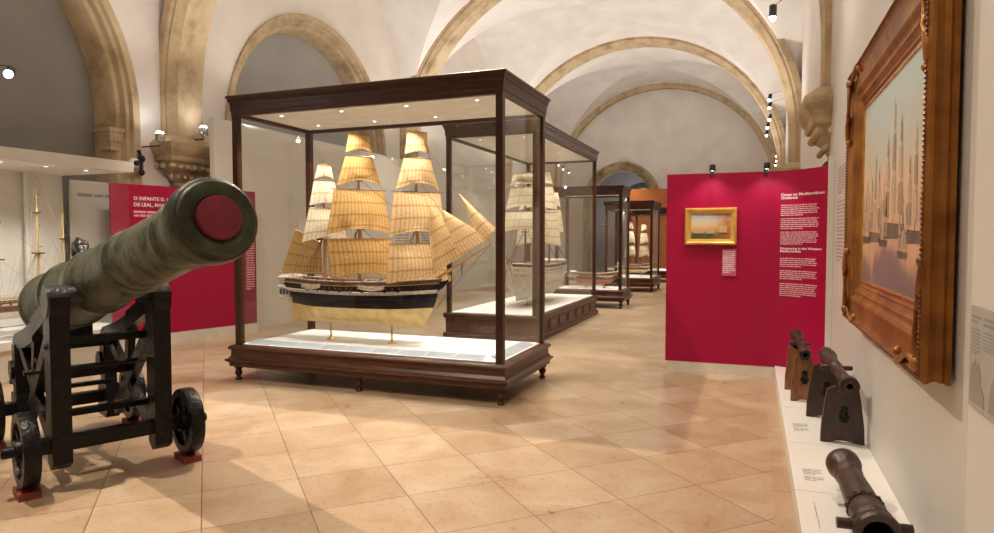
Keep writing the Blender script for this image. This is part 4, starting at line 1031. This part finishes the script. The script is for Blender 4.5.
def psh(y, z, s, mb):                          # a painted ship: hull, masts and sails in thin paint
    xx = cx-.0015
    mb.add([(xx, y-s*.5, z+.02*s), (xx, y+s*.5, z+.06*s), (xx, y+s*.42, z-.10*s), (xx, y-s*.40, z-.10*s)], [(0,1,2,3)], 1)
    for k, (dx, h) in enumerate(((-.3, .95), (0, 1.15), (.28, .85))):
        mb.add([(xx, y+s*dx-.004, z), (xx, y+s*dx+.004, z), (xx, y+s*dx+.003, z+h*s), (xx, y+s*dx-.003, z+h*s)], [(0,1,2,3)], 1)
        for (a, b, w1, w2) in ((.10, .40, .10, .09), (.43, .72, .085, .06), (.75, .95, .05, .03)):
            mb.add([(xx-.0004, y+s*(dx-w1), z+a*h*s), (xx-.0004, y+s*(dx+w1*.9), z+(a+.03)*h*s), (xx-.0004, y+s*(dx+w2), z+b*h*s), (xx-.0004, y+s*(dx-w2), z+b*h*s)], [(0,1,2,3)], 2 if (k+int(a*10)) % 2 else 3)
for (y, z, s) in ((4.22, 1.66, .62), (4.80, 1.62, .44), (5.12, 1.60, .34), (3.68, 1.62, .46), (4.50, 1.58, .30), (3.95, 1.52, .26)): psh(y, z, s, cv)
cv.build('canvas', [paint_big(), mat('paint_dark', (.07, .05, .045), .5, col2=(.16, .10, .07)), mat('paint_grey', (.36, .27, .17), .5, col2=(.22, .16, .11), scale=40), mat('paint_buff', (.50, .36, .23), .5, col2=(.33, .25, .17), scale=40)], t, True)
MB().box(.742, .75, FY0+.3, FY1-.3, FZ0+.15, FZ1-.1).build('back_board', dark_wood, t, True)
# move canvas texture origin: Object coordinates start at the frame's lower edge

# small painting on the crimson panel
t = thing('framed_painting', 'small sunlit seascape in a bright gilt frame on the crimson panel', 'painting', (-.465, 8.118, 1.5))
GM = Matrix(((1,0,0,0),(0,0,-1,8.117),(0,1,0,0),(0,0,0,1)))
MB().mould(-.755, -.178, 1.525, 1.955, [(0, 0), (0, .035), (-.01, .05), (-.025, .052), (-.04, .038), (-.055, .034), (-.06, .022), (-.07, .02), (-.07, 0)], GM, close=True).build('frame', gilt_yellow, t, True, smooth=True, auto=30)
def paint_small():
    m = bpy.data.materials.new('small_canvas'); m.use_nodes = True; nt = m.node_tree; b = nt.nodes['Principled BSDF']; b.inputs['Roughness'].default_value = .5
    tc = nt.nodes.new('ShaderNodeTexCoord'); sp = nt.nodes.new('ShaderNodeSeparateXYZ'); nt.links.new(tc.outputs['Object'], sp.inputs[0])
    r = nt.nodes.new('ShaderNodeValToRGB'); cr = r.color_ramp; mr = nt.nodes.new('ShaderNodeMapRange'); mr.inputs[1].default_value = .09; mr.inputs[2].default_value = .40
    nt.links.new(sp.outputs['Z'], mr.inputs[0])
    cr.elements[0].position = 0; cr.elements[0].color = (.045, .07, .03, 1); cr.elements[1].position = 1; cr.elements[1].color = (.30, .42, .52, 1)
    for p, c in ((.20, (.12, .13, .06)), (.30, (.55, .36, .14)), (.5, (.74, .52, .26)), (.75, (.60, .58, .48))): e = cr.elements.new(p); e.color = (*c, 1)
    nt.links.new(mr.outputs[0], r.inputs[0])
    mr2 = nt.nodes.new('ShaderNodeMapRange'); mr2.inputs[1].default_value = -.02; mr2.inputs[2].default_value = .18; nt.links.new(sp.outputs['X'], mr2.inputs[0])
    n = nt.nodes.new('ShaderNodeTexNoise'); n.inputs['Scale'].default_value = 14; n.inputs['Detail'].default_value = 6; nt.links.new(tc.outputs['Object'], n.inputs['Vector'])
    mu = nt.nodes.new('ShaderNodeMath'); mu.operation = 'MULTIPLY'; nt.links.new(mr2.outputs[0], mu.inputs[0]); nt.links.new(n.outputs['Fac'], mu.inputs[1])
    mu2 = nt.nodes.new('ShaderNodeMath'); mu2.operation = 'MULTIPLY'; mu2.use_clamp = True; mu2.inputs[1].default_value = 1.7; nt.links.new(mu.outputs[0], mu2.inputs[0])
    mx = nt.nodes.new('ShaderNodeMix'); mx.data_type = 'RGBA'; nt.links.new(mu2.outputs[0], mx.inputs[0]); nt.links.new(r.outputs[0], mx.inputs[6]); mx.inputs[7].default_value = (.42, .14, .03, 1)
    nt.links.new(mx.outputs[2], b.inputs['Base Color']); return m
cv = MB(); yy = 8.117-.015
cv.add([(-.69, yy, 1.59), (-.243, yy, 1.59), (-.243, yy, 1.89), (-.69, yy, 1.89)], [(0,1,2,3)])
for (x, z, s) in ((-.60, 1.65, .12), (-.47, 1.645, .09), (-.33, 1.66, .10)):
    cv.add([(x-s/2, yy-.001, z), (x+s/2, yy-.001, z), (x+s*.4, yy-.001, z-.015), (x-s*.4, yy-.001, z-.015)], [(0,1,2,3)], 1)
    for d in (-.25, .05, .3): cv.add([(x+s*d-.016, yy-.0012, z+.012), (x+s*d+.016, yy-.0012, z+.012), (x+s*d+.008, yy-.0012, z+.085), (x+s*d-.008, yy-.0012, z+.085)], [(0,1,2,3)], 2)
cv.build('canvas', [paint_small(), mat('paint_hull', (.06, .04, .03), .5), mat('paint_sail', (.60, .42, .20), .5)], t, True)
t = thing('caption_card', 'small pink caption card below the little gilt-framed seascape', 'caption card', (-.26, 8.112, 1.3))
MB().box(-.335, -.18, 8.108, 8.116, 1.165, 1.475).build('card', card_pink, t, True)
mb = MB(); para(mb, .012, .145, .285, 12, .022, .012, frame_M((-.335, 8.107, 1.165), (1, 0, 0), (0, 0, 1), (0, -1, 0)), 40); mb.build('small_print', text_white, t, True, kind='stuff')

# map panel at the right edge
t = thing('map_panel', 'grey caption panel with a coastline map on the right wall beyond the gilt frame', 'caption panel', (.735, 2.3, 1.0))
MB().box(.736, .744, 1.75, 2.83, 1.0, 1.36).build('card', map_card, t, True)
MM = frame_M((.7355, 2.81, 1.0), (0, -1, 0), (0, 0, 1), (-1, 0, 0))
mb = MB(); para(mb, .0, .10, .325, 2, .018, .010, MM, 50); para(mb, .0, .10, .28, 8, .012, .005, MM, 51); para(mb, .125, .30, .325, 2, .018, .010, MM, 52); para(mb, .125, .30, .28, 6, .012, .005, MM, 53)
mb.build('small_print', text_grey, t, True, kind='stuff')
MB().prism([(.0, .02), (.16, .02), (.15, .07), (.115, .09), (.11, .13), (.085, .17), (.07, .14), (.05, .18), (.035, .15), (.02, .16), (0, .12)], 0, .001, 'XY', M=MM).prism([(.20, .02), (.34, .03), (.33, .12), (.27, .17), (.22, .12)], 0, .001, 'XY', M=MM).build('coastline', map_land, t, True)
# wall text left of the big frame
mb = MB(); MM = frame_M((.7695, 7.30, 0), (0, -1, 0), (0, 0, 1), (-1, 0, 0)); para(mb, 0, .55, 2.28, 9, .03, .013, MM, 60); para(mb, 0, .55, 1.95, 17, .035, .013, MM, 61)
tag(mb.build('wall_text', text_brown, kind='stuff'), 'grey lettering printed on the white wall just left of the big frame', 'wall text')

# ------------------------------------------------------------------ lamps in view
def spot_fixture(label, loc, aim, r=.045, L=.13, m=black_metal, gm=glow, wire=None, grp=None):
    o = thing('spotlight', label, 'spotlight', loc, group=grp); d = (Vector(aim)-Vector(loc)).normalized(); u = d.orthogonal().normalized(); v = d.cross(u)
    M = frame_M(loc, u, v, d)
    MB().lathe([(.01, -L*.55), (r*.9, -L*.5), (r, -L*.4), (r, L*.5), (r*.92, L*.5), (r*.85, L*.3)], M, 20, cap=False).build('housing', m, o, True, smooth=True)
    MB().lathe([(r*.86, L*.42), (r*.84, L*.62), (r*.6, L*.80), (.001, L*.88)], M, 16, cap=False).build('lens', gm, o, True)
    return o
def at(px, py, Y):
    yaw, pit = math.radians(21.2), math.radians(2.44)
    fw = Vector((-math.sin(yaw)*math.cos(pit), math.cos(yaw)*math.cos(pit), -math.sin(pit))); rt = Vector((math.cos(yaw), math.sin(yaw), 0)); up = rt.cross(fw)
    d = fw+rt*(px-497)/660-up*(py-266.5)/660
    return Vector((0, 0, 1.6))+d*(Y/d.y)
def hung(label, p, aim, grp=None, r=.05, L=.15, wx=None):
    o = spot_fixture(label, tuple(p), aim, r, L, grp=grp)
    return o
p = at(773, 11, 9.9); hung('white-glowing spotlight hanging from a cable high up beside the nearest right rib', p, (p.x-.1, p.y, 0), r=.05, L=.16)
lamp('SPOT', (p.x, p.y, p.z-.1), 60, WARM, .05, (p.x, p.y, 0), 90, .6)
W = MB(); W.tube([p+Vector((0, 0, .06)), Vector((XR, 8.9, p.z+.25))], .006, 5); tag(W.build('cable', wire_mat), 'thin dark tension cable from the near right rib to the hanging spotlight', 'cable')
far = [(770, 97, 16.8), (770, 105, 17.5), (770, 117, 18.6), (768, 125, 19.6), (767, 133, 20.5), (777, 154, 24.2), (777, 159, 25.0), (776, 163, 25.8)]
names = ['topmost of the five-spot run', 'second from top in the five-spot run', 'middle one of the five-spot run', 'fourth from top in the five-spot run', 'lowest of the five-spot run',
         'upper of three just above the panel', 'middle of three just above the panel', 'lowest of three just above the panel']
for (q, nm) in zip(far, names):
    p = at(*q); hung('small dark spotlight under the right vault, %s' % nm, p, (p.x-.4, p.y-.3, p.z-2), 'small spotlights under the right vault', r=.042, L=.13)
    wmb = MB().tube([p+Vector((0, 0, .07)), Vector((XR, p.y+.02, p.z+.2))], .004, 4)
    o_ = wmb.build('cable', wire_mat); tag(o_, 'thin tension cable carrying a small spotlight under the right vault', 'cable', 'cables of the small right-hand spotlights')
p = Vector((-6.4, 4.11, 3.15)); p = at(10, 72, 3.95)
hung('bright round spotlight hanging in front of the dark left niche', p, (p.x+1.6, p.y-1.6, p.z-1.2), r=.04, L=.13)
tag(MB().tube([p+Vector((0, 0, .05)), p+Vector((-.9, -.3, .15)), Vector((XL, p.y-.8, p.z+.35))], .006, 5).build('cable', wire_mat), 'thin cable from the left wall to the bright hanging spotlight', 'cable')
# uplights on the left corbel
for (loc, lab) in (((-8.62, 7.74, 3.16), 'chrome uplight glowing on the left end of the near corbel'), ((-8.50, 8.50, 3.36), 'small uplight glowing on the right end of the near left corbel')):
    o = spot_fixture(lab, loc, (loc[0]-.05, loc[1], loc[2]+1), .07, .12, m=mat('chrome', (.6, .6, .6), .2, .9), gm=glow_cool, grp=None)
    MB().tube([(loc[0], loc[1], loc[2]-.05), (loc[0], loc[1], loc[2]-.12), (XL-.02, loc[1], loc[2]-.12)], .012, 6).build('bracket', black_metal, o, True)
    lamp('SPOT', (loc[0]+.02, loc[1], loc[2]+.08), 20, COOL, .05, (loc[0]-.35, loc[1], loc[2]+1), 120, .8)
# security camera
o = thing('security_camera', 'black and white security camera on the wall left of the near corbel', 'camera', (-8.9, 7.5, 2.75))
MB().ball((-8.80, 7.42, 2.74), .085, 16).build('dome', white_gloss, o, True, smooth=True)
MB().lathe([(.04, 0), (.04, .05), (.03, .055)], frame_M((-8.74, 7.40, 2.74), (0, 1, 0), (0, 0, 1), (1, 0, 0)), 16).build('lens', black_metal, o, True)
MB().tube([(-9.07, 7.62, 2.95), (-8.92, 7.62, 2.95), (-8.86, 7.60, 2.80), (-8.86, 7.60, 2.60)], .028, 8).ball((-8.86, 7.6, 2.83), .06, 10).ball((-8.86, 7.6, 2.62), .05, 10).build('bracket', black_metal, o, True)
# clip lamps on the crimson panel
for (x, lab, tx) in ((-.46, 'left', -.46), (.12, 'right', .15)):
    o = thing('clip_spotlight', 'small black clip-on spotlight at top edge of the crimson panel, %s one' % ('above the little painting' if lab == 'left' else 'near the text side'), 'spotlight', (x, 8.1, 2.36), group='clip spotlights on the crimson panel')
    MB().box(x-.02, x+.02, 8.09, 8.20, 2.33, 2.40).build('clamp', black_metal, o, True)
    M = frame_M((x+.03, 8.02, 2.40), (1, 0, 0), Vector((0, .75, -.66)), Vector((0, -.66, -.75)).normalized())
    d = Vector((0, .02, -1)); M = frame_M((x+.01, 8.02, 2.405), (1, 0, 0), (0, 1, 0), (0, 0, 1))
    MB().lathe([(.022, .045), (.034, .03), (.036, -.03), (.030, -.03), (.028, -.01)], M, 16, cap=True).build('housing', black_metal, o, True, smooth=True)
    MB().lathe([(.028, -.026), (.001, -.028)], M, 14, cap=False).build('lens', glow, o, True)
    MB().tube([(x, 8.10, 2.38), (x, 8.04, 2.43)], .008, 6).build('arm', black_metal, o, True)
    lamp('SPOT', (x+.01, 7.80, 2.42), 12, NEUT, .015, (tx, 8.12, 1.6), 100, .9)
# added spots without track or fixture, for the big painting and both crimson panels
lamp('SPOT', (-1.6, 3.6, 4.3), 75, WARM, .04, (.7, 4.6, 1.6), 60, .8)
lamp('SPOT', (-1.0, 5.6, 4.6), 60, WARM, .04, (-.1, 8.1, 1.2), 60, .8)
lamp('SPOT', (-6.2, 6.0, 4.6), 200, WARM, .04, (-8.1, 8.1, 1.2), 60, .8)
